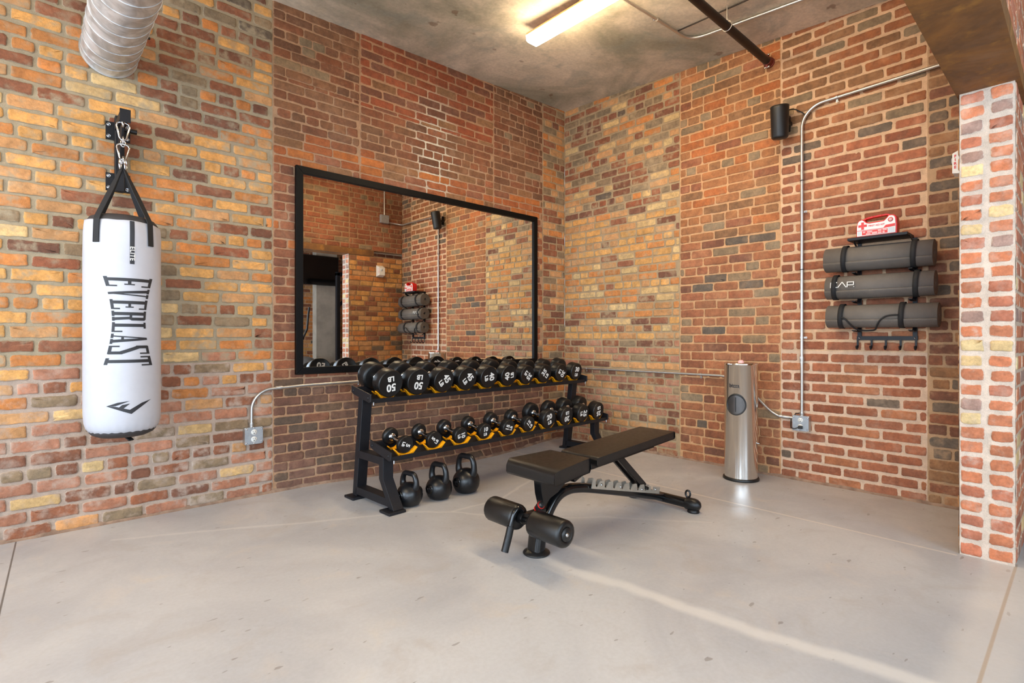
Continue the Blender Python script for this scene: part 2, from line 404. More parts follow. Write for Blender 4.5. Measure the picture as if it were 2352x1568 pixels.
def brick_wall(name, org, U, N, spans, back=0.2, seed=1, fine=True, flare=None):
    """spans: list of dict(u0,u1,z0,z1,course,length,gap,pal,mortar,smear,style); U runs along the wall, N into the room"""
    rnd = random.Random(seed); org = Vector(org); U = Vector(U); N = Vector(N)
    V = []; F = []; SM = []; bc = []; mc = []; kd = []; ed = []
    def P(u, z, n):
        if flare: n += flare(u, z)
        q = org+U*u+N*n; return (q.x, q.y, z)
    for s in spans:
        u0, u1, z0, z1 = s['u0'], s['u1'], s['z0'], s['z1']; mort0 = mort = lin(s['mortar'])[:3]; mf = s.get('mfun')
        # mortar bed, gridded and slightly uneven, and the body of the wall behind it
        nu = max(1, int((u1-u0)/0.05)); nz = max(1, int((z1-z0)/0.05)); k = len(V)
        for j in range(nz+1):
            for i in range(nu+1):
                u = u0+(u1-u0)*i/nu; z = z0+(z1-z0)*j/nz
                mort = mf(u, z, mort0) if mf else mort0
                V.append(P(u, z, rnd.uniform(-.0018, .0018) if fine else 0)); bc.append(mort); mc.append(mort); kd.append(0.0); ed.append(0.0)
        for j in range(nz):
            for i in range(nu):
                a = k+j*(nu+1)+i; F.append((a, a+1, a+nu+2, a+nu+1)); SM.append(True)
        k = len(V)
        for (u, z, n) in [(u0, z0, -back), (u1, z0, -back), (u1, z1, -back), (u0, z1, -back), (u0, z0, 0), (u1, z0, 0), (u1, z1, 0), (u0, z1, 0)]:
            q = org+U*u+N*(n if n < 0 else -.004); V.append((q.x, q.y, z)); bc.append(mort); mc.append(mort); kd.append(0.0); ed.append(0.0)
        for f in [(0, 1, 2, 3), (0, 4, 5, 1), (1, 5, 6, 2), (2, 6, 7, 3), (3, 7, 4, 0)]: F.append(tuple(k+i for i in f)); SM.append(False)
        ch = s['course']; row = 0; z = z0+s.get('zoff', 0.0)
        while z < z1-0.02:
            style = s.get('style', 'common'); L = s['length']; gap = s['gap']
            header = (style == 'header') or (style == 'common' and row % 6 == 4)
            bl = (L-gap)/2 if header else L
            u = u0 + (0.004 if row % 2 else -(bl+gap)*0.5*rnd.uniform(.8, 1.2) if not header else -rnd.random()*bl)
            vg = s.get('vgap', gap); zr = z+vg*0.5
            if style == 'stack': u = u0-gap/2
            while u < u1:
                l = bl*rnd.uniform(.92, 1.08)
                if style == 'common' and not header and rnd.random() < .07: l = bl*.48
                a = max(u+gap/2, u0+0.006); b = min(u+gap/2+l, u1-0.006); u += l+gap
                if b-a < 0.025: continue
                h = ch-vg+rnd.uniform(-.003, .003); zc = zr+rnd.uniform(-.002, .002)
                if zc+h > z1: h = z1-zc-.002
                if h < .02 or zc < z0-.03: continue
                sk = False
                for (ha, hb, za, zb) in s.get('holes', []):
                    if a < hb and b > ha and zc < zb and zc+h > za: sk = True
                if sk: continue
                mort = mf((a+b)/2, zc, mort0) if mf else mort0
                d = s.get('depth', .004)+rnd.uniform(-.0015, .003); col = pick(s['pal']((a+b)/2, zc, rnd), rnd)
                q = s['smear']*rnd.uniform(.5, 1.2); q = min(1, max(.02, q))
                rc = rnd.uniform(.006, .013); jit = s.get('jit', .0016)
                out = []
                cs = [(a, zc, PI, 1.5*PI), (b, zc, 1.5*PI, 2*PI), (b, zc+h, 0, .5*PI), (a, zc+h, .5*PI, PI)]
                for ci, (cu, cz, a0, a1) in enumerate(cs):
                    r = min(rc*rnd.uniform(.6, 1.5), h*.4); ccx = cu+(r if ci in (0, 3) else -r); ccz = cz+(r if ci < 2 else -r)
                    for m in range(3):
                        an = a0+(a1-a0)*m/2; out.append((ccx+r*math.cos(an), ccz+r*math.sin(an)+(rnd.uniform(-jit, jit)*.2)))
                    n2 = max(1, int((b-a)/.045)) if ci in (0, 2) else 1
                    nx = cs[(ci+1) % 4]
                    for m in range(1, n2+1):
                        f = m/(n2+1); e = (nx[0]-cu)*f*(1-2*0), (nx[1]-cz)*f
                        out.append((cu+e[0], cz+e[1]))
                m_ = len(out); uc = (a+b)/2; zz = zc+h/2; k = len(V)
                out = [(x+rnd.uniform(-jit, jit)*.6, y+rnd.uniform(-jit, jit)) for x, y in out]
                tu, tz = rnd.uniform(-.012, .012), rnd.uniform(-.03, .03)
                for ring, (ins, dn, ev) in enumerate(((-.0012, -.003, 0), (0.0, d*.5, .3), (.004, d*.95, .65), (.012, d, 1.0))):
                    for (x, y) in out:
                        sx = 1-ins*2/(b-a); sy = 1-ins*2/h
                        X = uc+(x-uc)*sx; Y = zz+(y-zz)*sy
                        dd = dn+((X-uc)*tu+(Y-zz)*tz if ring else 0)
                        V.append(P(X, Y, dd)); bc.append(col); mc.append(mort); kd.append(q); ed.append(ev)
                V.append(P(uc, zz, d)); bc.append(col); mc.append(mort); kd.append(q); ed.append(1.0)
                for r_ in range(3):
                    for i in range(m_): F.append((k+r_*m_+i, k+r_*m_+(i+1) % m_, k+(r_+1)*m_+(i+1) % m_, k+(r_+1)*m_+i)); SM.append(True)
                for i in range(m_): F.append((k+3*m_+i, k+3*m_+(i+1) % m_, k+4*m_)); SM.append(True)
            z += ch; row += 1
    me = bpy.data.meshes.new(name); me.from_pydata(V, [], F); me.materials.append(M['brick'])
    me.polygons.foreach_set('use_smooth', SM)
    for nm, dat in (('bcol', bc), ('mcol', mc)):
        at = me.attributes.new(nm, 'FLOAT_COLOR', 'POINT'); fl = []
        for c in dat: fl += [c[0], c[1], c[2], 1.0]
        at.data.foreach_set('color', fl)
    at = me.attributes.new('bkind', 'FLOAT', 'POINT'); at.data.foreach_set('value', kd)
    at = me.attributes.new('bedge', 'FLOAT', 'POINT'); at.data.foreach_set('value', ed)
    o = bpy.data.objects.new(name, me); COL.objects.link(o); tag(o, kind='structure')
    bm = bmesh.new(); bm.from_mesh(me); bmesh.ops.recalc_face_normals(bm, faces=bm.faces); bm.to_mesh(me); bm.free()
    return o
def S(u0, u1, z0, z1, pal, mortar, course=.075, length=.20, gap=.012, smear=.25, **k):
    return dict(u0=u0, u1=u1, z0=z0, z1=z1, pal=pal, mortar=mortar, course=course, length=length, gap=gap, smear=smear, **k)
HT = 3.66
def pale_patch(u, z, m):    # whiter repointing above the mirror
    q = math.hypot((u+1.72)/.20, (z-2.75)/.42)
    f = max(0, min(1, 1.5-q)); w_ = lin((206, 196, 176)); return tuple(m[i]*(1-f)+w_[i]*f for i in range(3))
def flare_back(x, z):       # the lowest courses of the back wall swell out toward the rack
    if not (-2.9 < x < -.25) or z > .30: return 0.0
    a = (x+2.9)/2.65; a = a**1.15
    return .19*math.sin(min(1, a)*PI)**1.2*(1-z/.30)**1.3
mAl, mAm, mBl, mBm, mBr = (150, 136, 112), (168, 132, 102), (164, 140, 108), (194, 150, 108), (204, 168, 134)
brick_wall('wall_back', (0, 0, 0), (1, 0, 0), (0, -1, 0), [
    S(-8.5, -4.6, 0, HT, palA, mAl, .078, .205, .019, .5, style='stretcher'),
    S(-4.6, -3.105, 0, .936, palA, (174, 154, 138), .078, .205, .017, .8, depth=.007, jit=.003),
    S(-4.6, -3.105, .936, HT, palA, (158, 143, 118), .078, .208, .017, .75, depth=.006, jit=.003),
    S(-3.105, -2.439, 2.98, HT, palA, mAm, .067, .20, .008, .35),
    S(-3.105, -2.439, 0, 2.98, palA, mAm, .067, .20, .010, .18),
    S(-2.439, -1.041, 2.98, HT, palA, (172, 132, 100), .072, .20, .014, .1, style='stretcher', mfun=pale_patch),
    S(-2.439, -1.041, 0, 2.98, palA, mAm, .067, .20, .010, .15, mfun=pale_patch),
    S(-1.041, -.354, 0, HT, palA, mAm, .067, .20, .010, .25),
    S(-.354, 0, 0, HT, palA, mBl, .073, .20, .012, .35)], seed=3, flare=flare_back)
brick_wall('wall_right', (0, 0, 0), (0, -1, 0), (-1, 0, 0), [
    S(0, 1.406, 0, HT, palB, mBl, .072, .195, .014, .75, depth=.0045, jit=.002),
    S(1.406, 2.282, 0, HT, palB, mBm, .075, .205, .012, .15),
    S(2.282, 3.205, 1.0, HT, palB, mBr, .076, .205, .019, .12, style='stretcher'),
    S(2.282, 3.205, 0, 1.0, palB, (206, 176, 150), .076, .205, .019, .2, style='stretcher'),
    S(3.205, 3.48, 0, HT, palB, (176, 142, 108), .076, .20, .014, .4)], seed=9)
# footing course that swells out of the back wall under the rack
fm = []
# wall between this room and the next: the side you cannot see from here shows in the mirror
YC0, YC1, XJ, ZL = -3.48, -3.688, -0.893, 2.335
brick_wall('wall_front', (0, YC0, 0), (-1, 0, 0), (0, 1, 0), [
    S(0, -XJ, 0, ZL, palC, (150, 116, 84), .075, .20, .012, .4),
    S(0, -XJ, ZL+.085, HT, palC, (158, 124, 92), .075, .20, .014, .3),
    S(-XJ, 8.5, ZL+.085, HT, palC, (158, 124, 92), .075, .20, .014, .2, style='stretcher')], seed=12, back=.10)
brick_wall('wall_passage_side', (0, YC1, 0), (-1, 0, 0), (0, -1, 0), [
    S(-3.0, -XJ, 0, ZL, palJ, (204, 178, 154), .078, .20, .016, .4),
    S(-3.0, 8.5, ZL+.085, HT, palJ, (210, 180, 150), .078, .20, .016, .4)], seed=13, back=.10)
brick_wall('wall_jamb', (XJ-.005, YC0-.002, 0), (0, -1, 0), (-1, 0, 0), [
    S(0, .206, 0, ZL, palJ, (204, 184, 166), .073, .090, .026, .45, vgap=.020, style='stack', depth=.004, jit=.003)], seed=21, back=.05)
# next room, seen only through the mirror
brick_wall('wall_far', (0, -7.0, 0), (1, 0, 0), (0, 1, 0), [
    S(-2.0, 3.0, 0, HT, palC, (190, 156, 124), .075, .20, .014, .2, style='stretcher')], seed=31, fine=False)
def struct_box(name, boxes, m):
    b = MB()
    for a, c in boxes: b.box(a, c)
    o = b.build(name, m); tag(o, kind='structure'); return o
struct_box('wall_far_left', [((-8.5, -7.2, 0), (-7.5, -7.0, HT)), ((-5.1, -7.2, 0), (-4.5, -7.0, HT)), ((-7.5, -7.2, 0), (-5.1, -7.0, .6)), ((-7.5, -7.2, 2.9), (-5.1, -7.0, HT)),
    ((-4.5, -7.2, 0), (-2.1, -7.0, .6)), ((-4.5, -7.2, 2.9), (-2.1, -7.0, HT)), ((-2.1, -7.2, 0), (-2.0, -7.0, HT))], M['plaster'])
struct_box('wall_left', [((-8.7, -7.2, 0), (-8.5, -6.5, HT)), ((-8.7, -4.1, 0), (-8.5, -2.9, HT)), ((-8.7, -.5, 0), (-8.5, 0.2, HT)),
    ((-8.7, -6.5, 0), (-8.5, -4.1, .6)), ((-8.7, -6.5, 2.9), (-8.5, -4.1, HT)), ((-8.7, -2.9, 0), (-8.5, -.5, .6)), ((-8.7, -2.9, 2.9), (-8.5, -.5, HT))], M['plaster'])
struct_box('wall_far_right', [((3.0, -7.2, 0), (3.2, -3.55, HT))], M['plaster'])
struct_box('trim_1', [((-8.5, YC1-.02, ZL), (-.50, YC0+.012, ZL+.085))], M['rust'])       # steel lintel over the opening

def window(n, o, along, w_, z0, z1):
    b = MB(); ax = Vector(along); o = Vector(o)
    def bar(a0, a1, c0, c1, t=.05):
        p = o+ax*((a0+a1)/2); q = MB()
        A_ = o+ax*a0; B_ = o+ax*a1
        if abs(a1-a0) > abs(c1-c0): b.beam((A_.x, A_.y, (c0+c1)/2), (B_.x, B_.y, (c0+c1)/2), t, abs(c1-c0))
        else: b.beam((p.x, p.y, c0), (p.x, p.y, c1), t, abs(a1-a0), up=ax)
    bar(0, w_, z0, z0+.06); bar(0, w_, z1-.06, z1)
    for i in range(5): bar(w_*i/4-.02, w_*i/4+.02, z0, z1)
    for i in range(1, 4): bar(0, w_, z0+(z1-z0)*i/4-.015, z0+(z1-z0)*i/4+.015)
    tag(b.build(n, M['frame']), kind='structure')
window('window_1', (-8.6, -2.9, 0), (0, 1, 0), 2.4, .6, 2.9); window('window_2', (-8.6, -6.5, 0), (0, 1, 0), 2.4, .6, 2.9)
window('window_3', (-4.5, -7.1, 0), (1, 0, 0), 2.4, .6, 2.9); window('window_4', (-7.5, -7.1, 0), (1, 0, 0), 2.4, .6, 2.9)

# floor and ceiling
b = MB(); b.box((-8.7, -7.2, -.15), (3.2, .2, 0)); tag(b.build('floor', M['floor']), kind='structure')
def zc(x, y): return 3.60+.033*max(x, -5)+.055*max(y, -4)
b = MB(); xs = [-8.7, -5, -2.5, 0, 3.2]; ys = [-7.2, -4, -2, 0, .2]
vs = [(x, y, zc(min(x, 0), y)) for y in ys for x in xs]; n5 = len(vs)
vs += [(x, y, 3.9) for y in ys for x in xs]
fs = []
for j in range(4):
    for i in range(4):
        a = j*5+i; fs += [(a, a+5, a+6, a+1), (n5+a, n5+a+1, n5+a+6, n5+a+5)]
for i in range(4): fs += [(i, i+1, n5+i+1, n5+i), (20+i, n5+20+i, n5+21+i, 21+i), (5*i, n5+5*i, n5+5*i+5, 5*i+5), (5*i+4, 5*i+9, n5+5*i+9, n5+5*i+4)]
b.add(vs, fs); tag(b.build('ceiling', M['ceiling']), kind='structure')
# uneven mortar fillet where the walls meet the floor
def footing(name, org, U, N, u0, u1, flare=None, seed=5):
    b = MB(); rnd = random.Random(seed); n = int((u1-u0)/.06); org = Vector(org); U = Vector(U); N = Vector(N); vs = []; fs = []
    for i in range(n+1):
        u = u0+(u1-u0)*i/n; f = flare(u, 0) if flare else 0; g = flare(u, .03) if flare else 0
        h = rnd.uniform(.006, .018); o_ = rnd.uniform(.008, .014)
        for d, z in ((f+o_+.008, 0.0), (f+o_, h*.6), (g+.002, h+.008)): q = org+U*u+N*d; vs.append((q.x, q.y, z))
    for i in range(n): k = i*3; fs += [(k, k+3, k+4, k+1), (k+1, k+4, k+5, k+2)]
    b.add(vs, fs, True); return tag(b.build(name, M['footing']), kind='structure')
t = NT('mortar_fillet'); f_ = t.noise(14, 5)
t.set(base=t.mix(t.ramp(f_, .3, .7), lin((116, 92, 76)), lin((156, 128, 106))), rough=.9); t.bump(t.noise(60, 4), .6, .008); M['footing'] = t.m
footing('trim_2', (0, 0, 0), (1, 0, 0), (0, -1, 0), -8.4, -.01, flare_back)
footing('trim_3', (0, 0, 0), (0, -1, 0), (-1, 0, 0), .01, 3.47, None, 6)

# ------------------------------------------------------------------ wall mirror
def wall_mirror():
    r = empty('wall_mirror', (-1.7085, 0, .83)); tag(r, 'large black framed rectangular mirror on the brick wall behind the dumbbells', 'mirror')
    x0, x1, z0, z1 = -1.2445, 1.2445, 0.0, 1.525; t_ = .052; d = .040
    outer = [(x0, z0), (x1, z0), (x1, z1), (x0, z1)]; inn = [(x0+t_, z0+t_), (x1-t_, z0+t_), (x1-t_, z1-t_), (x0+t_, z1-t_)]
    b = MB()
    for i in range(4):
        j = (i+1) % 4; q = [outer[i], outer[j], inn[j], inn[i]]
        b.prism(q, -d, -.006)
    b.build('frame', M['frame'], r, bevel=.003)
    g = MB(); g.box((x0+t_-.004, -.022, z0+t_-.004), (x1-t_+.004, -.010, z1-t_+.004)); g.build('mirror_glass', M['mirror'], r)
wall_mirror()

# ------------------------------------------------------------------ conduits, outlets and wall fittings
def clip(b, p, ax, r=.013):
    p = Vector(p); ax = Vector(ax); b.beam(p-ax*.008, p+ax*.008, r*2.5, r*2.5)
def outlet(name, loc, nrm, side, label, plugged=False):
    """box centre on the wall, nrm into the room, side = horizontal along the wall"""
    m = frame(loc, side, nrm, (0, 0, 1)); r = empty(name, loc); tag(r, label, 'electrical outlet')
    mi = m.copy(); mi.translation = Vector((0, 0, 0))
    b = MB(); b.prism([(-.058, -.058), (.058, -.058), (.058, .058), (-.058, .058)], 0.004, .052, mi); b.build('junction_box', M['galv'], r, bevel=.003)
    ch = .012
    pl = [(-.058, -.058), (.058-ch, -.058), (.058, -.058+ch), (.058, .058-ch), (.058-ch, .058), (-.058+ch, .058), (-.058, .058-ch)]
    b = MB(); b.prism(pl, .0525, .0565, mi); b.build('cover_plate', M['zinc'], r, bevel=.001)
    for sz in (.024, -.024):
        b = MB(); b.lathe([(0.0, .0575), (.019, .0575), (.019, .0550)], 28, mi @ frame((0, 0, sz), (1, 0, 0), (0, 0, -1), (0, 1, 0)))
        so = b.build('socket', M['white_plastic'], r)
        b = MB()
        for sx in (-.0065, .0065): b.prism([(sx-.0012, sz), (sx+.0012, sz), (sx+.0012, sz+.009), (sx-.0012, sz+.009)], .0572, .0582, mi)
        b.prism([(-.003, sz-.011), (.003, sz-.011), (.003, sz-.006), (-.003, sz-.006)], .0572, .0582, mi)
        b.build('socket_slots', M['dark_inside'], so)
    for sx, sz in ((-.049, -.049), (.046, -.042), (-.046, .046), (.049, .040), (0, .052), (0, -.052)):
        b = MB(); b.lathe([(0, .0595), (.004, .059), (.005, .0565)], 14, mi @ frame((sx, 0, sz), (1, 0, 0), (0, 0, -1), (0, 1, 0)))
        b.build('screw', M['chrome'], r)
    return r
outlet('electrical_outlet', (-3.245, 0, .428), (0, -1, 0), (1, 0, 0), 'square grey steel outlet box with two empty white sockets, right of the punching bag')
outlet('electrical_outlet', (0, -2.443, .447), (-1, 0, 0), (0, -1, 0), 'square grey steel outlet box with a black plug in it, right of the steel dispenser')

def conduit(name, pts, r, label, joints=(), m='galv'):
    b = MB(); b.tube(pts, r, 14); o = b.build(name, M[m]); tag(o, label, 'conduit')
    for p, ax, L in joints:
        q = MB(); p = Vector(p); ax = Vector(ax).normalized()
        q.tube([p-ax*L/2, p-ax*L*.1, p+ax*L*.1, p+ax*L/2], [r*1.35, r*1.3, r*1.45, r*1.35], 14); c = q.build('coupling', M['galv']); c.parent = o
    return o
def straps(o, pl):
    for p, ax, nrm in pl:
        p = Vector(p); ax = Vector(ax); nrm = Vector(nrm); side = ax.cross(nrm).normalized()
        q = MB(); q.tube([p-ax*.007, p+ax*.007], .0145, 14)
        q.beam(p+side*.0-nrm*.008, p+side*.034-nrm*.008, .014, .003, up=nrm)
        c = q.build('strap', M['galv']); c.parent = o
        q = MB(); q.lathe([(0, .006), (.004, .005), (.005, 0)], 10, frame(p+side*.026-nrm*.007, side, ax, nrm)); c2 = q.build('screw', M['chrome']); c2.parent = o
e1 = -.026
zc0 = .755
p = [(-3.252, e1, .486), (-3.252, e1, .60)]+arc((-3.252+.14, e1, .60), .14, PI, .5*PI, 12)[1:]+[(-2.9, e1, .750), (-2.4, e1, .757), (-.06, e1, .775)]
p += [(-.035, -.03, .776), (e1, -.06, .776), (e1, -.3, .774), (e1, -1.80, .776), (e1, -1.95, .76), (e1, -2.02, .70)]
p += [(e1, -2.19, .535), (e1, -2.23, .505), (e1, -2.27, .485), (e1, -2.385, .480)]
c = conduit('conduit', p, .0105, 'steel conduit running low along both walls behind the rack, joining the two outlets',
            [((-3.252, e1, .50), (0, 0, 1), .03), ((-3.07, e1, .744), (1, 0, .05), .045), ((e1, -2.33, .481), (0, 1, 0), .05), ((e1, -2.292, .483), (0, 1, 0), .03)])
straps(c, [((-2.46, e1, .757), (1, 0, 0), (0, -1, 0)), ((e1, -.33, .774), (0, -1, 0), (-1, 0, 0)), ((e1, -1.62, .776), (0, -1, 0), (-1, 0, 0)), ((-1.4, e1, .766), (1, 0, 0), (0, -1, 0))])
zr = 2.70
p = [(e1, -2.444, .505), (e1, -2.444, zr)]+arc((e1, -2.444-.155, zr), .155, 0, .5*PI, 14, ax=(0, 1, 0))[1:]
p += [(e1, -3.41, 2.872), (e1-.03, -3.445, 2.875), (-.06, -3.454, 2.877), (-.25, -3.454, 2.880)]
c = conduit('conduit', p, .0115, 'tall vertical steel conduit on the right wall bending under the ceiling toward the lintel',
            [((e1, -2.444, .515), (0, 0, 1), .03), ((e1, -2.444, .93), (0, 0, 1), .05)])
straps(c, [((e1, -2.444, 1.10), (0, 0, 1), (-1, 0, 0)), ((e1, -2.444, 2.06), (0, 0, 1), (-1, 0, 0)), ((e1, -2.68, 2.858), (0, -1, 0), (-1, 0, 0))])
for zz in (1.62, 2.30):
    q = MB(); q.tube([(e1, -2.444, zz-.003), (e1, -2.444, zz+.003)], .0135, 14); k = q.build('cable_tie', M['strap']); k.parent = c
b = MB(); b.box((-.40, -3.479, 2.86), (-.26, -3.43, 2.985)); o = b.build('junction_box', M['zinc'], bevel=.004)
tag(o, 'grey junction box on the front brick wall seen only in the mirror', 'junction box')
conduit('conduit', [(-.33, -3.454, 2.985), (-.33, -3.454, zc(-.33, -3.46)-.012)], .0105, 'short vertical conduit rising from the junction box seen in the mirror')
# power cord plugged into the right outlet, running to the dispenser
b = MB(); b.box((-.085, -2.462, .408), (-.0575, -2.434, .432)); pg = b.build('power_cord', M['plastic'], bevel=.004)
tag(pg, 'short black cord plugged into the lower socket of the right outlet', 'power cord')
q = MB(); q.tube([(-.075, -2.435, .418), (-.085, -2.41, .405), (-.08, -2.385, .41), (-.05, -2.372, .43), (-.03, -2.368, .47), (-.028, -2.40, .515), (-.028, -2.43, .522)], .004, 8); k = q.build('cable', M['plastic']); k.parent = pg

# speaker high on the right wall
def speaker():
    c = Vector((-.14, -2.325, 2.745)); r = empty('wall_speaker', c); tag(r, 'black cylindrical speaker high on the right wall left of the conduit', 'speaker')
    tilt = Matrix.Rotation(math.radians(-9), 4, 'Y') @ Matrix.Rotation(math.radians(3), 4, 'X')
    b = MB(); b.lathe([(0, -.118), (.048, -.118), (.058, -.108), (.060, -.10), (.066, .105), (.066, .122), (.060, .126), (0, .126)], 40, tilt); b.build('speaker_body', M['plastic'], r)
    b = MB(); b.beam((.05, -.02, .0), (.138, -.02, .02), .045, .03); b.beam((.128, -.02, -.04), (.128, -.02, .08), .05, .02, up=(0, 1, 0)); b.build('bracket', M['plastic'], r, bevel=.003)
    b = MB(); b.tube([(.045, -.035, .10), (.10, -.06, .115), (.115, -.075, .112), (.112, -.12, .075), (.112, -.148, .045)], .0045, 8); b.build('cable', M['plastic'], r)
speaker()

# fire alarm strobe on the wall by the passage
def strobe():
    r = empty('fire_alarm', (-.40, YC0, 2.115)); tag(r, 'white fire alarm strobe on the brick wall edge under the rusty lintel', 'fire alarm')
    b = MB(); b.box((-.058, .002, -.085), (.058, .018, .085)); b.build('back_plate', M['white_plastic'], r, bevel=.004)
    b = MB()
    a = [(-.055, .018, -.08), (.055, .018, -.08), (.055, .018, .08), (-.055, .018, .08)]; c_ = [(-.048, .088, -.066), (.048, .088, -.066), (.048, .088, .05), (-.048, .088, .05)]
    b.add(a+c_, [(0, 1, 2, 3), (7, 6, 5, 4), (0, 4, 5, 1), (1, 5, 6, 2), (2, 6, 7, 3), (3, 7, 4, 0)]); b.build('housing', M['white_plastic'], r, bevel=.004)
    b = MB(); b.lathe([(0, .008), (.016, .006), (.02, 0)], 24, frame((-.012, .088, .015), (1, 0, 0), (0, 0, -1), (0, 1, 0))); b.build('lens', M['label_grey'], r)
    b = MB(); mm = frame((-.0495, .030, -.02), (0, 0, 1), (0, 1, 0), (-1, 0, 0))
    for i, ch in enumerate('FIRE'): text_mb(b, ch, .021, frame((-.0502, .074, .030-.021*i), (0, -1, 0), (0, 0, 1), (-1, 0, 0)), offset=.0008)
    b.build('lettering', M['label_red'], r)
strobe()

# round spiral duct coming out of the back wall
def duct():
    r = empty('air_duct', (-4.035, 0, 2.78)); tag(r, 'round galvanised spiral duct under the ceiling at upper left, running into the brick wall', 'duct')
    R_ = .135; b = MB(); b.tube([(0, -.004, 0), (0, -3.3, 0)], R_, 56); b.build('duct_shell', M['duct'], r)
    b = MB(); pts = []; n = 40; pitch = .115; turns = 3.25/pitch
    N_ = int(turns*n)
    for i in range(N_+1):
        a = 2*PI*i/n; pts.append(((R_+.0015)*math.cos(a), -.02-pitch*i/n, (R_+.0015)*math.sin(a)))
    b.tube(pts, .0022, 6); b.build('spiral_seam', M['duct'], r)
    b = MB(); b.tube([(0, -.003, 0), (0, -.012, 0)], R_+.006, 56); b.build('end_collar', M['galv'], r)
    b = MB(); b.lathe([(0, .012), (.006, .011), (.008, 0)], 12, frame((R_*.98, -.42, -.03), (0, 1, 0), (0, 0, 1), (1, 0, 0))); b.build('screw', M['plastic'], r)
duct()

# linear ceiling light
def linear_light(loc, L, label):
    r = empty('ceiling_light', loc); tag(r, label, 'ceiling light', )
    b = MB(); b.box((-.058, -L, .0462), (.058, 0, .066)); b.build('housing', M['lamp_body'], r, bevel=.003)
    pr = [(-.062, .046), (-.058, .008), (-.044, 0), (.044, 0), (.058, .008), (.062, .046)]
    b = MB(); b.prism(pr, -L+.004, -.004); b.build('diffuser', M['lamp'], r)
    h = zc(loc[0], loc[1]-.7)-loc[2]
    MB().box((-.03, -.62, .062), (.03, -.50, h-.004)).build('mounting_bracket', M['lamp_body'], r)
    MB().box((-.03, -L+.4, .062), (.03, -L+.52, zc(loc[0], loc[1]-L+.45)-loc[2]-.003)).build('mounting_bracket', M['lamp_body'], r)
linear_light((-1.535, -1.03, 3.35), 1.9, 'long lit linear ceiling light with warm white diffuser, above the weights')
linear_light((-5.6, -1.03, 3.15), 1.9, 'unseen linear ceiling light added outside the view to the left to light the room')  # added lamp, never in view; brightens the room from the left

# sprinkler pipe
def sprinkler():
    o = MB().tube([(-.045, -2.195, 3.30), (-5.2, -2.195, 3.30)], .029, 20).build('sprinkler_pipe', M['pipe']); tag(o, 'black sprinkler pipe under the ceiling ending at the right wall', 'pipe')
    b = MB(); b.tube([(-.004, -2.195, 3.30), (-.014, -2.195, 3.30)], .042, 24); b.tube([(-.014, -2.195, 3.30), (-.060, -2.195, 3.30)], .034, 24)
    b.beam((-.05, -2.195, 3.25), (-.05, -2.195, 3.35), .024, .018, up=(0, 1, 0)); b.build('coupling', M['redpipe'], o, bevel=.002)
    for dz in (-.048, .048):
        q = MB(); q.tube([(-.05, -2.215, 3.30+dz), (-.05, -2.175, 3.30+dz)], .008, 10); q.build('bolt', M['chrome'], o)
    b = MB(); b.tube([(-1.22, -2.24, 3.30), (-1.26, -2.24, 3.30)], .036, 20); b.build('clamp', M['redpipe'], o)
    x = -.74; h = MB(); h.tube(arc((x, -2.195, 3.305), .034, 0, 2*PI, 28, ax=(0, 1, 0))[:-1], .003, 8, closed=True)
    h.tube([(x, -2.195, 3.338), (x, -2.195, zc(x, -2.19)-.001)], .004, 8); h.tube([(x, -2.222, 3.326), (x, -2.195, 3.36), (x, -2.168, 3.326)], .003, 6)
    h.build('hanger', M['galv'], o)
sprinkler()
zq = lambda x, y: zc(x, y)-.014
p = [(-.42, -3.40, zq(-.42, -3.4)), (-.46, -2.5, zq(-.46, -2.5)), (-.48, -1.90, zq(-.48, -1.9))]+[Vector((-.48-.13*(1-math.cos(a)), -1.90+.13*math.sin(a), zq(-.55, -1.8))) for a in [PI/2*i/8 for i in range(1, 9)]]+[(-.9, -1.765, zq(-.9, -1.76)), (-2.0, -1.73, zq(-2.0, -1.73))]
c = conduit('conduit', p, .0105, 'shiny conduit bending on the ceiling behind the black sprinkler pipe')
straps(c, [((-.455, -2.62, zq(-.455, -2.6)), (0, 1, 0), (0, 0, -1)), ((-.95, -1.763, zq(-.95, -1.76)), (1, 0, 0), (0, 0, -1))])
conduit('conduit', [(-.68, -1.762, zc(-.68, -1.76)-.008), (-.72, -2.5, zc(-.72, -2.5)-.008), (-.76, -3.4, zc(-.76, -3.4)-.008)], .005, 'thin dark cable conduit on the ceiling crossing behind the sprinkler pipe', m='pipe')

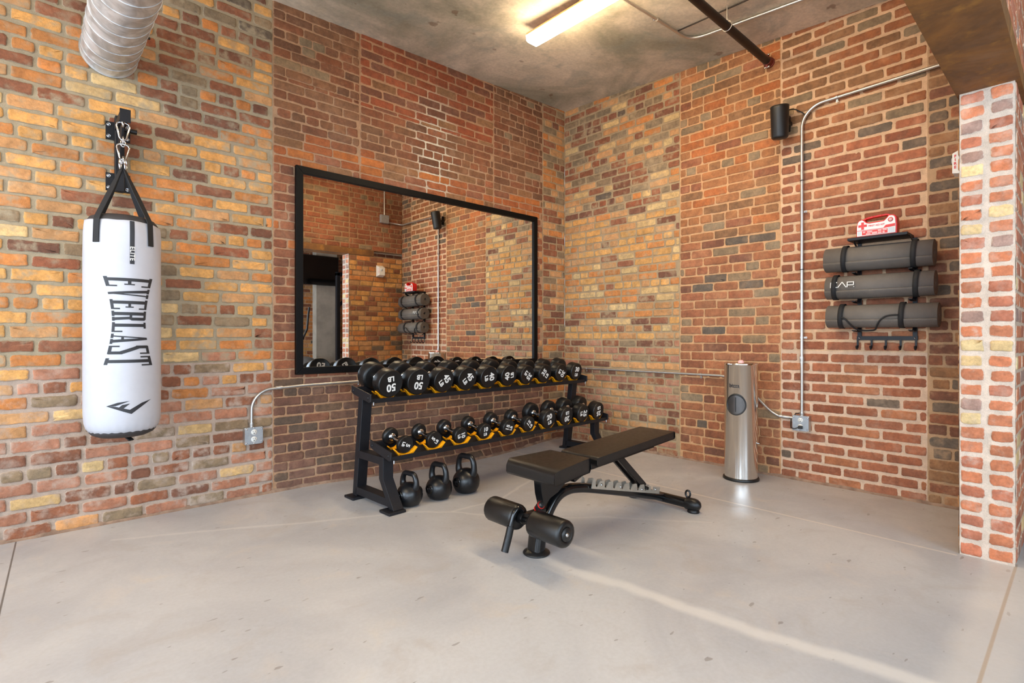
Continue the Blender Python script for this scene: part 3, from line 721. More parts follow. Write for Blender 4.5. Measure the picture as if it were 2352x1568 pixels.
# ------------------------------------------------------------------ punching bag
def torus_pts(c, ax, ay, a, b_, n=24, pear=0.0):
    c = Vector(c); ax = Vector(ax); ay = Vector(ay)
    return [c+ax*(a*math.cos(2*PI*i/n)*(1-pear*math.sin(2*PI*i/n)*-1))+ay*(b_*math.sin(2*PI*i/n)) for i in range(n)]
def punching_bag():
    BX, BY = -4.0, -.298; R_ = .176; r = empty('punching_bag', (BX, BY, 0))
    tag(r, 'tall white punching bag with black lettering hanging in front of the brick wall', 'punching bag')
    n = 72
    prof = [(0.135, .585), (.150, .592), (.164, .612), (.172, .64), (.1755, .69), (R_, .76), (.1765, 1.2), (R_, 1.55), (.1745, 1.66), (.171, 1.70), (.168, 1.722), (.160, 1.726)]
    def rad(phi, z, base):
        q = base
        if z > 1.55: q += (z-1.55)/.17*(.004*math.sin(phi*4+.8)+.003*math.sin(phi*9+2))
        if z < .68: q += (.68-z)/.09*.0022*math.sin(phi*26)
        return q
    zs = []
    for (a, za), (c, zb) in zip(prof[:-1], prof[1:]):
        k = max(1, int((zb-za)/.03))
        for i in range(k): zs.append((a+(c-a)*i/k, za+(zb-za)*i/k))
    zs.append(prof[-1]); vs = []; fs = []
    for a, z in zs:
        for k in range(n): ph = 2*PI*k/n; q = rad(ph, z, a); vs.append((q*math.cos(ph), q*math.sin(ph), z))
    for i in range(len(zs)-1):
        for k in range(n): fs.append((i*n+k, i*n+(k+1) % n, (i+1)*n+(k+1) % n, (i+1)*n+k))
    body = MB().add(vs, fs, True).build('bag_body', M['bag_white'], r)
    MB().lathe([(0, .552), (.06, .553), (.11, .560), (.140, .575), (.152, .590), (.150, .60)], n).build('bottom_cap', M['bag_black'], r)
    MB().lathe([(.163, 1.715), (.160, 1.732), (.145, 1.752), (.11, 1.765), (.05, 1.770), (0, 1.770)], n).build('top_cap', M['bag_black'], r)
    q = MB(); q.beam((.01, 0, .556), (.035, -.03, .530), .03, .006); q.build('bottom_loop', M['strap'], r)
    def W(deg, z, off=.0012):
        ph = math.radians(-96+deg); base = .1762 if z > .7 else .174
        for (a, za), (c, zb) in zip(prof[:-1], prof[1:]):
            if za <= z <= zb: base = a+(c-a)*(z-za)/(zb-za)
        q_ = rad(ph, z, base)+off; return (q_*math.cos(ph), q_*math.sin(ph), z)
    def quad(b, pts, f, nx=10, ny=4):
        """bilinear patch of 4 flat points, mapped by f"""
        (ax, ay), (bx, by), (cx_, cy_), (dx, dy) = pts; v = []; fc = []
        for j in range(ny+1):
            for i in range(nx+1):
                s_, t_ = i/nx, j/ny
                x = (1-t_)*((1-s_)*ax+s_*bx)+t_*((1-s_)*dx+s_*cx_); y = (1-t_)*((1-s_)*ay+s_*by)+t_*((1-s_)*dy+s_*cy_)
                v.append(f(x, y))
        for j in range(ny):
            for i in range(nx): a = j*(nx+1)+i; fc.append((a, a+1, a+nx+2, a+nx+1))
        b.add(v, fc, True)
    def rc(a, b_, c, d): return [(a, c), (b_, c), (b_, d), (a, d)]
    G = {'E': [rc(.12, .44, 0, 1), rc(0, 1, .92, 1), rc(0, 1, 0, .08), rc(.4, .78, .465, .535), rc(.86, 1, .76, 1), rc(.86, 1, 0, .24), rc(.70, .82, .39, .61)],
         'V': [[(.10, 1), (.40, 1), (.66, 0), (.44, 0)], [(.70, 1), (.84, 1), (.60, 0), (.50, 0)], rc(0, .5, .93, 1), rc(.58, 1, .93, 1)],
         'R': [rc(.12, .44, 0, 1), rc(0, .88, .92, 1), rc(.66, .97, .54, .97), rc(.4, .9, .50, .57), [(.58, .52), (.84, .52), (.97, 0), (.68, 0)], rc(0, .54, 0, .075), rc(.62, 1.02, 0, .075)],
         'L': [rc(.14, .46, 0, 1), rc(0, .62, .925, 1), rc(0, 1, 0, .08), rc(.86, 1, 0, .3)],
         'A': [[(.42, 1), (.54, 1), (.28, 0), (.16, 0)], [(.42, 1), (.64, 1), (.94, 0), (.64, 0)], rc(.27, .76, .28, .35), rc(0, .44, 0, .07), rc(.54, 1.04, 0, .07)],
         'S': [rc(.1, .9, .92, 1), rc(.06, .36, .66, .98), [(.06, .70), (.34, .76), (.94, .32), (.66, .26)], rc(.64, .94, .02, .34), rc(.1, .9, 0, .08), rc(.8, .94, .74, 1), rc(.06, .2, 0, .26)],
         'T': [rc(.34, .66, 0, 1), rc(0, 1, .92, 1), rc(0, .15, .74, 1), rc(.85, 1, .74, 1), rc(.16, .84, 0, .075)]}
    b = MB(); cell = .482/8
    for i, ch in enumerate('EVERLAST'):
        for p in G[ch]:
            def f(x, y, i=i):
                tx = (i+.05+x*.86)*cell; t_ = tx/.482; hh = 24.5+14*abs(2*t_-1)**1.8
                return W(9+(y-.5)*2*hh, 1.425-tx)
            quad(b, p, f, 3, 12)
    b.build('lettering', M['ink'], r)
    b = MB()
    def pf(x, y): return W(math.degrees(math.asin(max(-.99, min(.99, (100+x/2.703-279)/94)))), 1.1+(775-(480+y/2.703))*.00232)
    for p in ([(380, 1217), (440, 1222), (525, 1245), (535, 1272)], [(535, 1272), (525, 1245), (600, 1207), (662, 1190)],
              [(380, 1217), (450, 1197), (525, 1190), (438, 1217)], [(380, 1217), (425, 1219), (440, 1222), (410, 1214)],
              [(450, 1232), (478, 1212), (527, 1206), (484, 1236)]): quad(b, p, pf, 6, 6)
    b.build('emblem', M['ink'], r)
    b = MB(); quad(b, [(9.2, 1.722), (16.0, 1.722), (16.0, 1.492), (9.2, 1.492)], lambda x, y: W(x, y, .0014), 3, 16); st = b.build('label_strip', M['ink'], r)
    b = MB(); me = text_mesh('ELITE', .030, offset=.0004, spacing=1.1)
    vs = [W(12.7+math.degrees((v.co.y)/.176), 1.548-v.co.x, .0028+v.co.z) for v in me.vertices]
    b.add(vs, [tuple(p.vertices) for p in me.polygons]); k = b.build('lettering', M['white_mark'], st)
    # four lifting straps
    apex = Vector((0, .01, 2.055))
    for dg in (-40, 43, 140, 223):
        ph = math.radians(-96+dg); d = Vector((math.cos(ph), math.sin(ph), 0)); t_ = Vector((-math.sin(ph), math.cos(ph), 0)); b = MB()
        path = [apex, apex.lerp(d*.164+Vector((0, 0, 1.745)), .5), d*.166+Vector((0, 0, 1.745)), d*.1745+Vector((0, 0, 1.722)), d*.1765+Vector((0, 0, 1.69)), d*.1800+Vector((0, 0, 1.60))]
        vs = []
        for i, p_ in enumerate(path):
            w2 = .016 if i else .006
            nn = (d*.9+Vector((0, 0, .25))).normalized()*.0022
            vs += [p_-t_*w2-nn, p_+t_*w2-nn, p_+t_*w2+nn, p_-t_*w2+nn]
        fs = []
        for i in range(len(path)-1):
            for k in range(4): fs.append((i*4+k, i*4+(k+1) % 4, i*4+4+(k+1) % 4, i*4+4+k))
        fs += [(3, 2, 1, 0), tuple(len(vs)-4+k for k in range(4))]
        b.add(vs, fs); b.build('strap', M['strap'], r)
    # carabiners and chain
    X, Y, Z = (1, 0, 0), (0, 1, 0), (0, 0, 1)
    for zc_ in (2.243, 2.128):
        b = MB(); pts = [(-.010, 0, -.045), (.010, 0, -.045), (.016, 0, -.035), (.030, 0, .030), (.026, 0, .043), (.012, 0, .050), (-.012, 0, .050), (-.026, 0, .043), (-.030, 0, .030), (-.016, 0, -.035)]
        if zc_ < 2.2: pts = [(x*.95, y, z*.9) for x, y, z in pts]
        b.tube([(x, y, z+zc_) for x, y, z in pts], .0045, 10, closed=True); b.build('carabiner', M['chrome'], r)
    for zc_, ax in ((2.196, Y), (2.178, X), (2.086, Y)):
        b = MB(); b.tube(torus_pts((0, 0, zc_), ax, Z, .010, .019, 20), .0035, 8, closed=True); b.build('chain_link', M['chrome'], r)
    for sx in (-.012, .012):
        b = MB(); b.tube(torus_pts((sx, 0, 2.062), Vector((.5, .86, 0)), Z, .011, .030, 20), .004, 8, closed=True); b.build('strap_ring', M['chrome'], r)
    b = MB(); b.tube([(0, 0, 2.318), (0, 0, 2.285)], .009, 12); b.tube(torus_pts((0, 0, 2.285), Y, Z, .012, .014, 18), .004, 8, closed=True); b.build('swivel', M['chrome'], r)
punching_bag()
def bag_bracket():
    r = empty('bag_wall_bracket', (-3.992, 0, 1.95)); tag(r, 'black steel wall bracket with bolted plates and arm holding up the punching bag', 'wall bracket')
    def L(p): return (p[0]+3.992, p[1], p[2]-1.95)
    for z in (2.325, 2.022):
        MB().box(L((-4.052, -.012, z-.053)), L((-3.933, -.003, z+.053))).build('mounting_plate', M['powder'], r, bevel=.002)
    for z in (2.325, 2.022):
        for x in (-4.037, -3.948):
            for dz in (-.034, .034):
                b = MB(); b.tube(torus_pts(L((x, -.014, z+dz)), (1, 0, 0), (0, 0, 1), .0085, .0085, 18), .0022, 8, closed=True)
                b.lathe([(0, .004), (.006, .003), (.007, 0)], 12, frame(L((x, -.012, z+dz)), (1, 0, 0), (0, 0, -1), (0, -1, 0))); b.build('bolt', M['chrome'], r)
    b = MB(); b.box(L((-4.012, -.062, 1.962)), L((-3.966, -.014, 2.405))); b.build('post', M['powder'], r, bevel=.004)
    b = MB(); b.box(L((-4.014, -.322, 2.315)), L((-3.972, -.062, 2.358))); b.prism([(.070-.10, .0), (.0, 0), (0, .0)], 0, 0) if False else None
    g = frame(L((-3.993, 0, 0)), (0, -1, 0), (1, 0, 0), (0, 0, 1)); g.translation = Vector(L((-3.993, 0, 0)))
    b.prism([(.060, 2.315-.0), (.26, 2.315), (.060, 2.05)], -.006, .006, g) ; b.build('arm', M['powder'], r, bevel=.002)
    b = MB(); b.box(L((-4.018, -.327, 2.290)), L((-3.968, -.322, 2.362))); b.build('end_plate', M['powder'], r)
    b = MB(); b.tube([L((-3.966, -.045, 2.335)), L((-3.935, -.045, 2.335))], .007, 12); b.tube([L((-3.935, -.045, 2.335)), L((-3.905, -.045, 2.335))], .014, 16); b.build('pull_knob', M['plastic'], r, bevel=.002)
bag_bracket()

# ------------------------------------------------------------------ dumbbell rack (local x along the rack, -y toward the room)
RA = .048; RO = Vector((-2.762, 0, 0)); RL = 2.35; SL = math.radians(10.5)
RM = Matrix.Translation(RO) @ Matrix.Rotation(RA, 4, 'Z')
def rk(s_, d, z): return RM @ Vector((s_, -d, z))
TT, TB = dict(d=.52, z=.745), dict(d=.765, z=.402)       # rear top line of each tray
SLOT = [[.152+.2285*i for i in range(10)], [.122+.2305*i for i in range(10)]]
def dumbbell_rack():
    r = empty('dumbbell_rack', RO, RA); tag(r, 'black two-tier steel dumbbell rack with yellow cradles standing under the mirror', 'rack')
    for s0, sg in ((0.0, 1), (RL, -1)):
        a, c = sorted((s0, s0+sg*.075))
        b = MB()
        def strut(poly): b.prism([(x, z) for x, z in poly], -c, -a, Matrix(((0, -1, 0, 0), (-1, 0, 0, 0), (0, 0, 1, 0), (0, 0, 0, 1))))
        # prism: poly in (depth, z), extruded along the rack
        strut([(.492, .018), (.545, .018), (.632, .715), (.578, .722)])
        b2 = b.build('rear_post', M['powder'], r, bevel=.004)
        b = MB(); strut([(.832, .335), (.885, .335), (.885, .195), (1.005, .018), (.950, .018), (.832, .190)]); b.build('front_post', M['powder'], r, bevel=.004)
        b = MB(); strut([(.575, .333), (.840, .333), (.840, .283), (.565, .283)]); b.build('middle_crossbar', M['powder'], r, bevel=.003)
        b = MB(); strut([(.535, .082), (.915, .082), (.95, .032), (.530, .032)]); b.build('bottom_crossbar', M['powder'], r, bevel=.003)
        for d0 in (.455, .905):
            b = MB(); b.box((s0-.042 if sg > 0 else s0-.08, -d0-.12, 0), (s0+.08 if sg > 0 else s0+.042, -d0, .018)); b.build('foot_plate', M['powder'], r, bevel=.004)
        for (d0, z0, d1, z1) in ((.49, .772, .742, .725), (.735, .430, .985, .380)):
            b = MB(); a, c = sorted((s0-sg*.008, s0+sg*.004))
            strut([(d0, z0), (d1, z1), (d1, z1-.05), (d1-.02, z1-.056), (d0+.03, z0-.06), (d0, z0-.045)]); b.build('end_bracket', M['powder'], r, bevel=.003)
            for dd, dz in ((d1-.03, -.030), (d0+.03, -.028)):
                zz = z0+(z1-z0)*(dd-d0)/(d1-d0)+dz
                b = MB(); b.lathe([(0, .005), (.007, .004), (.0085, 0)], 14, frame((s0-sg*.008, -dd, zz), (0, 1, 0), (0, 0, 1), (-sg, 0, 0))); b.build('bolt', M['powder'], r)
            b = MB(); b.tube([(s0+sg*.02, -d1+.006, z1-.052), (s0+sg*.02, -d1+.006, z1-.072)], .006, 10); b.build('bolt', M['chrome'], r)
    for T in (TT, TB):
        w_ = .205; ca, sa = math.cos(SL), math.sin(SL)
        def sp(s_, e, h): return Vector((s_, -(T['d']+e*ca+h*sa), T['z']-e*sa+h*ca))
        b = MB()
        for e0, e1, h0, h1 in ((-.02, .0, -.035, .012), (0, .045, -.035, -.030), (.165, .212, -.035, -.030), (.212, .217, -.042, -.012), (0, .212, -.034, -.031)):
            v = [sp(s_, e, h) for s_ in (.006, RL-.006) for e, h in ((e0, h0), (e1, h0), (e1, h1), (e0, h1))]
            b.add(v, [(0, 1, 2, 3), (7, 6, 5, 4), (0, 4, 5, 1), (1, 5, 6, 2), (2, 6, 7, 3), (3, 7, 4, 0)])
        b.build('tray', M['powder'], r)
        for s_ in SLOT[0 if T is TT else 1]:
            for e, ks in ((.160 if T is TT else .186, .94), (.045, .42)):
                R_ = .105; arcp = [(R_*math.sin(x), R_+.012-R_*math.cos(x)) for x in [math.radians(-50+100*i/14) for i in range(15)]]
                out = [(.088, .052), (.046, .002), (-.046, .002), (-.088, .052)]
                mt = frame(sp(s_, e, -.028 if ks > .9 else -.034), (1, 0, 0), (0, ca, sa), (0, -sa, ca)) @ Matrix.Diagonal((ks, 1, ks, 1))
                b = MB()
                b.prism([(x*.97, z-.004) for x, z in arcp]+[(x*.96, z+.003) for x, z in out], -.006, .010, mt)      # web
                top = [(x, z) for x, z in arcp]; low = [(x, z-.006) for x, z in reversed(arcp)]
                b.prism(top+low, -.017, .014, mt)
                for (p0, p1) in zip(out[:-1], out[1:]): b.beam(mt @ Vector((p0[0], -.002, p0[1])), mt @ Vector((p1[0], -.002, p1[1])), .005, .030, up=mt.to_3x3() @ Vector((0, 1, 0)))
                for i in range(6):
                    x = -.062+.0248*i; zt = R_+.008-math.sqrt(R_*R_-x*x); zb = .002 if abs(x) < .046 else .002+(abs(x)-.046)/.042*.05
                    b.beam(mt @ Vector((x, -.009, zb)), mt @ Vector((x, -.009, zt)), .004, .014, up=mt.to_3x3() @ Vector((0, 1, 0)))
                b.build('cradle', M['yellow'], r)
dumbbell_rack()

# ------------------------------------------------------------------ dumbbells
DB = {50: (.095, .095, .292), 45: (.091, .092, .29), 40: (.090, .090, .288), 35: (.083, .088, .285), 30: (.081, .088, .28),
      25: (.079, .085, .275), 20: (.079, .064, .25), 15: (.061, .055, .24), 10: (.057, .046, .225), 5: (.057, .036, .205)}
def dumbbell(wt, rots):
    r_, hl, L = DB[wt]; o = empty('dumbbell')
    for sg in (1, -1):      # front head toward -y first
        m = frame((0, -sg*L/2, 0), (sg, 0, 0), (0, 0, 1), (0, -sg, 0))      # z out of the end face
        b = MB(); b.lathe([(0, -hl), (r_*.80, -hl), (r_*.93, -hl+.004), (r_, -hl+.012), (r_, -.012), (r_*.985, -.005), (r_*.955, -.0015), (r_*.93, 0), (r_*.90, -.0012), (0, -.0012)], 56, m)
        h = b.build('head', M['rubber'], o)
        b = MB(); rm = m @ Matrix.Rotation(math.radians(rots[0 if sg > 0 else 1]), 4, 'Z'); k = r_/.097 if wt > 28 else r_/.080
        sz = .066*k*(1.1 if wt > 28 else .93)
        text_mb(b, str(wt), sz, rm @ Matrix.Translation((0, sz*.34, .0006)), offset=sz*.030, extrude=.0008, spacing=1.02)
        text_mb(b, 'LB', sz*.68, rm @ Matrix.Translation((0, -sz*.50, .0006)), offset=sz*.022, extrude=.0008)
        b.build('weight_marking', M['white_mark'], h)
    g = L/2-hl; b = MB(); b.tube([(0, -g-.004, 0), (0, -g+.016, 0), (0, -g+.022, 0), (0, -g*.5, 0), (0, 0, 0), (0, g*.5, 0), (0, g-.022, 0), (0, g-.016, 0), (0, g+.004, 0)],
                                 [.0150, .0150, .0135, .0148, .0158, .0148, .0135, .0150, .0150], 24); b.build('handle', M['chrome'], o)
    for sg in (-1, 1):
        b = MB(); b.lathe([(.015, 0), (.026, .001), (.0275, .004), (.0255, .012), (.020, .016), (.015, .018)], 28, frame((0, sg*(g+.002), 0), (1, 0, 0), (0, 0, sg), (0, -sg, 0))); b.build('collar', M['chrome'], o)
    return o
ordn = ['first', 'second']
TOPS = [(50, 188), (50, 176), (45, -55), (45, -52), (40, -78), (40, 98), (35, -128), (35, 52), (30, -118), (30, -4)]
BOTS = [(5, -112), (5, 50), (10, -78), (10, 4), (15, 75), (15, 48), (20, 16), (20, 186), (25, -92), (25, 188)]
TXT = ['upside down and tilted', 'upside down']
TL = ['black 50 LB dumbbell at the left end of the top tier', 'black 50 LB dumbbell, second from the left on the top tier',
      'black 45 LB dumbbell, third from the left on the top tier', 'black 45 LB dumbbell, fourth from the left on the top tier',
      'black 40 LB dumbbell, fifth from the left on the top tier, number reading downward', 'black 40 LB dumbbell, fifth from the right on the top tier, number reading upward',
      'black 35 LB dumbbell, fourth from the right on the top tier', 'black 35 LB dumbbell, third from the right on the top tier',
      'black 30 LB dumbbell, second from the right on the top tier', 'black 30 LB dumbbell with upright number at the right end of the top tier']
BL = ['small black 5 LB dumbbell at the left end of the lower tier', 'small black 5 LB dumbbell, second from the left on the lower tier',
      'small black 10 LB dumbbell, third from the left on the lower tier, number sideways', 'small black 10 LB dumbbell, fourth from the left on the lower tier, number upright',
      'black 15 LB dumbbell, fifth from the left on the lower tier', 'black 15 LB dumbbell, fifth from the right on the lower tier',
      'black 20 LB dumbbell, fourth from the right on the lower tier, number upright', 'black 20 LB dumbbell, third from the right on the lower tier, number upside down',
      'black 25 LB dumbbell, second from the right on the lower tier, number sideways', 'black 25 LB dumbbell at the right end of the lower tier']
BACKR = [10, 150, -60, 200, 80, -20, 170, 40, 110, -5]
def lay(rows, labels, T, group, ovh):
    for i, (wt, ang) in enumerate(rows):
        r_, hl, L = DB[wt]; o = dumbbell(wt, (ang, BACKR[i])); ca, sa = math.cos(SL), math.sin(SL)
        front = .186+ovh[i]; e = front-L/2; h = -.028+.012+r_+.001
        p = rk(SLOT[0 if T is TT else 1][i], T['d']+e*ca+h*sa, T['z']-e*sa+h*ca)
        o.matrix_world = Matrix.Translation(p) @ Matrix.Rotation(RA, 4, 'Z') @ Matrix.Rotation(SL, 4, 'X')
        tag(o, labels[i], 'dumbbell', group)
lay(TOPS, TL, TT, 'dumbbells on the top tier', [.022, .022, .02, .018, .016, .014, .012, .012, .012, .012])
lay(BOTS, BL, TB, 'dumbbells on the lower tier', [.004]*2+[.007]*2+[.022]*2+[.030]*4)

# ------------------------------------------------------------------ kettlebells
def kettlebell(loc, r_, h, rz, label):
    o = empty('kettlebell', loc, rz); tag(o, label, 'kettlebell', 'kettlebells on the floor')
    b = MB(); prof = [(0, 0.0), (r_*.52, 0.0), (r_*.60, .004)]
    for i in range(1, 21):
        a = -52+142*i/20; prof.append((r_*math.cos(math.radians(a)), r_*.80+r_*math.sin(math.radians(a))*(1 if a < 0 else .97)))
    b.lathe(prof, 56); body = b.build('body', M['iron'], o)
    zc_ = r_*.80; top = h-.015; k = r_/.083; hw = r_*.78; b = MB()
    ctrl = [(-r_*.50, zc_+r_*.45), (-r_*.74, zc_+r_*.70), (-hw*1.02, zc_+(top-zc_)*.62), (-hw*.90, top-.022*k), (-hw*.62, top-.002), (0, top), (hw*.62, top-.002), (hw*.90, top-.022*k), (hw*1.02, zc_+(top-zc_)*.62), (r_*.74, zc_+r_*.70), (r_*.50, zc_+r_*.45)]
    rad = [.026, .0225, .0180, .0165, .0163, .0165, .0163, .0165, .0180, .0225, .026]
    pts = []; rs = []
    for i in range(len(ctrl)-1):
        p0 = Vector(ctrl[max(0, i-1)]); p1 = Vector(ctrl[i]); p2 = Vector(ctrl[i+1]); p3 = Vector(ctrl[min(len(ctrl)-1, i+2)])
        for j in range(5):
            t_ = j/5; q = .5*((2*p1)+(p2-p0)*t_+(2*p0-5*p1+4*p2-p3)*t_*t_+(3*p1-p0-3*p2+p3)*t_**3)
            pts.append((q.x, 0, q.y)); rs.append((rad[i]+(rad[i+1]-rad[i])*t_)*k)
    b.tube(pts, rs, 20); b.build('handle', M['iron'], o)
    for sg in (-1, 1):
        def ball(az, el, off=.0006):
            a, e_ = math.radians(az), math.radians(el); q = r_+off
            return Vector((q*math.cos(e_)*math.sin(a), sg*q*math.cos(e_)*math.cos(a), zc_+q*math.sin(e_)))
        m = frame(ball(0, 6, -.004), (1, 0, 0), (0, 0, 1), (0, sg, .1))
        b = MB(); b.lathe([(.0, .0025), (r_*.26, .0028), (r_*.30, .0055), (r_*.34, .0055), (r_*.37, .001)], 36, m); bd = b.build('badge', M['gloss'], o)
        b = MB(); text_mb(b, 'CAP', r_*.20, m @ Matrix.Translation((0, 0, .0032)) @ Matrix.Scale(-sg, 4, (1, 0, 0)), offset=.0006); b.build('lettering', M['chrome'], bd)
    for s_ in (-1, 1):
        b = MB(); L = [(28, -36), (33, -12), (42, 2), (52, 5), (90, 5), (128, 5), (138, 2), (147, -12), (152, -36)]
        b.tube([(s_*(r_)*math.cos(math.radians(e))*math.sin(math.radians(a)), r_*math.cos(math.radians(e))*math.cos(math.radians(a)), zc_+r_*math.sin(math.radians(e))) for a, e in L], .0016, 6); b.build('moulding_line', M['iron'], o)
kettlebell((-2.542, -.910, 0), .086, .224, math.radians(-83), 'smallest black kettlebell, nearest the left foot of the rack')
kettlebell((-2.316, -.920, 0), .090, .247, math.radians(-83), 'middle-sized black kettlebell between the smallest and the largest')
kettlebell((-2.085, -.925, 0), .097, .270, math.radians(-83), 'largest black kettlebell, right of the other two on the floor')

# ------------------------------------------------------------------ adjustable bench
def bench():
    O = Vector((-1.9, -2.02, 0)); r = empty('weight_bench', O); tag(r, 'black adjustable weight bench with padded leg rollers standing on the concrete floor', 'bench')
    def Lc(p): return Vector(p)-O
    YC = -2.02
    def pad(name, xa, xb, wa, wb, za, zb, th, rf, rb):
        """upholstered board: flat top, front edge rolled over with radius rf, back edge rb, tapering half widths wa..wb"""
        prof = [(xa+.010, -th), (xa, -th+.012)]
        prof += [(xa+rf-rf*math.cos(math.radians(a)), -rf+rf*math.sin(math.radians(a))) for a in range(0, 91, 15)]
        prof += [(xb-rb+rb*math.sin(math.radians(a)), -rb+rb*math.cos(math.radians(a))) for a in range(0, 91, 18)]
        prof += [(xb, -th+.010), (xb-.008, -th)]
        b = MB(); vs = []; P = len(prof); ys = []
        for sy, ins in ((-1, 0), (-1, .012), (1, .012), (1, 0)):
            for x, h in prof:
                w_ = wa+(wb-wa)*(x-xa)/(xb-xa); c_ = 0.0
                if ins == 0:
                    c_ = .016*max(0, 1-(x-xa)/.03)+.02*max(0, 1-(xb-x)/.03)
                hh = h if ins else (h-.0015 if h > -.01 else h)
                vs.append(Lc((x, YC+sy*(w_-ins-c_), za+(zb-za)*(x-xa)/(xb-xa)+hh)))
        fs = [tuple(range(P)), tuple(3*P+k for k in range(P-1, -1, -1))]
        for r_ in range(3):
            for k in range(P): fs.append((r_*P+k, r_*P+(k+1) % P, (r_+1)*P+(k+1) % P, (r_+1)*P+k))
        b.add(vs, fs); return b.build(name, M['vinyl'], r, bevel=.011, seg=4)
    pad('seat', -2.530, -2.215, .186, .152, .460, .470, .078, .040, .012)
    pad('backrest', -2.150, -1.352, .142, .138, .458, .506, .050, .018, .018)
    b = MB(); b.beam(Lc((-2.12, YC-.05, .398)), Lc((-1.50, YC-.05, .434)), .035, .045); b.beam(Lc((-2.12, YC+.05, .398)), Lc((-1.50, YC+.05, .434)), .035, .045)
    b.build('backrest_rail', M['gloss'], r, bevel=.004)
    b = MB()
    b.prism([(-.575, .385), (-.33, .392), (-.33, .37), (-.40, .315), (-.44, .29), (-.50, .270), (-.545, .232), (-.565, .30)], -.026, .026); b.build('seat_mount', M['gloss'], r, bevel=.003)
    # main tube: foot, curve, long sloping run
    pts = [(-2.478, YC, .012), (-2.470, YC, .06), (-2.430, YC, .14), (-2.395, YC, .195), (-2.355, YC, .240), (-2.31, YC, .268), (-2.25, YC, .280), (-2.18, YC, .276), (-2.05, YC, .250), (-1.7, YC, .158), (-1.32, YC, .055)]
    def smooth(pts, n=5):
        out = []; V_ = [Vector(p) for p in pts]
        for i in range(len(V_)-1):
            p0, p1, p2, p3 = V_[max(0, i-1)], V_[i], V_[i+1], V_[min(len(V_)-1, i+2)]
            for j in range(n):
                t_ = j/n; out.append(.5*((2*p1)+(p2-p0)*t_+(2*p0-5*p1+4*p2-p3)*t_*t_+(3*p1-p0-3*p2+p3)*t_**3))
        return out+[V_[-1]]
    def flat_tube(b, path, w_, h_, cr=.35):
        """rounded rectangular tube lying in the bench's vertical plane"""
        sec = []; c_ = min(w_, h_)*cr
        for (sx, sy) in ((1, 1), (-1, 1), (-1, -1), (1, -1)):
            for k in range(4):
                a = {(1, 1): 0, (-1, 1): 90, (-1, -1): 180, (1, -1): 270}[(sx, sy)]+30*k; a = math.radians(a)
                sec.append((sx*(w_/2-c_)+c_*math.cos(a), sy*(h_/2-c_)+c_*math.sin(a)))
        n = len(sec); vs = []; fs = []
        for i, p in enumerate(path):
            t_ = (path[min(i+1, len(path)-1)]-path[max(0, i-1)]).normalized(); s_ = Vector((0, 1, 0)); u = s_.cross(t_)
            for (x, y) in sec: vs.append(p+s_*x+u*y)
        for i in range(len(path)-1):
            for k in range(n): fs.append((i*n+k, i*n+(k+1) % n, (i+1)*n+(k+1) % n, (i+1)*n+k))
        b.add(vs, fs, True); k0 = len(b.v); b.v += [tuple(v) for v in vs[:n]]+[tuple(v) for v in vs[-n:]]
        b.f += [tuple(k0+n-1-i for i in range(n)), tuple(k0+n+i for i in range(n))]; b.sm += [False, False]
    b = MB(); flat_tube(b, [Lc(p) for p in smooth(pts)], .060, .050); b.build('main_frame', M['gloss'], r)
    b = MB(); flat_tube(b, [Lc((-2.482, YC, .010)), Lc((-2.466, YC, .118))], .088, .070); b.build('front_foot_sleeve', M['gloss'], r)
    b = MB(); b.lathe([(0, 0), (.066, 0), (.070, .004), (.068, .009), (.055, .014), (.045, .022), (0, .022)], 40, Matrix.Translation(Lc((-2.478, YC, 0)))); b.build('front_foot', M['plastic'], r)
    # rear stabiliser lying across, with rubber end caps and a ring handle
    b = MB(); b.tube([Lc((-1.30, YC-.23, .048)), Lc((-1.30, YC+.23, .048))], .031, 24); b.build('rear_stabiliser', M['gloss'], r)
    for sg in (-1, 1):
        b = MB(); Z_ = .045
        b.tube([Lc((-1.30, YC+sg*q, Z_+.003)) for q in (.175, .178, .225, .245, .262, .272)], [.036, .038, .039, .036, .026, .008], 24)
        b.lathe([(0, 0), (.036, 0), (.038, .004), (.034, .022), (0, .026)], 28, Matrix.Translation(Lc((-1.30, YC+sg*.222, 0)))); b.build('end_cap', M['rubber'], r)
    b = MB(); c0 = Lc((-1.30, YC-.185, .108)); b.tube(torus_pts(c0, Vector((-.1, 1, 0)).normalized(), (0, 0, 1), .015, .021, 24), .0062, 10, closed=True); b.build('pull_ring', M['gloss'], r)
    # notched ladder plates
    y2 = []
    for sy in (-.040, .040):
        b = MB(); x0, z0, x1, z1 = -2.085, .262, -1.405, .098
        def on(t_, h): return (x0+(x1-x0)*t_+.9, 0, z0+(z1-z0)*t_+h)
        poly = [(x0+1.9, z0), (x1+1.9, z1)]
        tp = []
        nn = 7
        def pt(t_, h): return (x0+1.9+(x1-x0)*t_+h*.24, z0+(z1-z0)*t_+h*.97)
        tp.append(pt(1.0, .040)); tp.append(pt(.90, .042)); tp.append(pt(.895, .020)); tp.append(pt(.855, .020)); tp.append(pt(.845, .042))
        for i in range(nn):
            t_ = .80-.118*i
            tp += [pt(t_, .045), pt(t_-.010, .030), pt(t_-.022, .012), pt(t_-.036, .010), pt(t_-.048, .018), pt(t_-.052, .034), pt(t_-.062, .047), pt(t_-.075, .050)]
        tp.append(pt(.0, .056))
        b.prism(poly+tp, sy-.003, sy+.003); b.build('notched_ladder', M['plate'], r)
    b = MB(); b.prism([(-.20, .395), (-.155, .40), (-.20, .30), (-.235, .285), (-.265, .31), (-.27, .36), (-.25, .385)], -.046, .046) if False else None
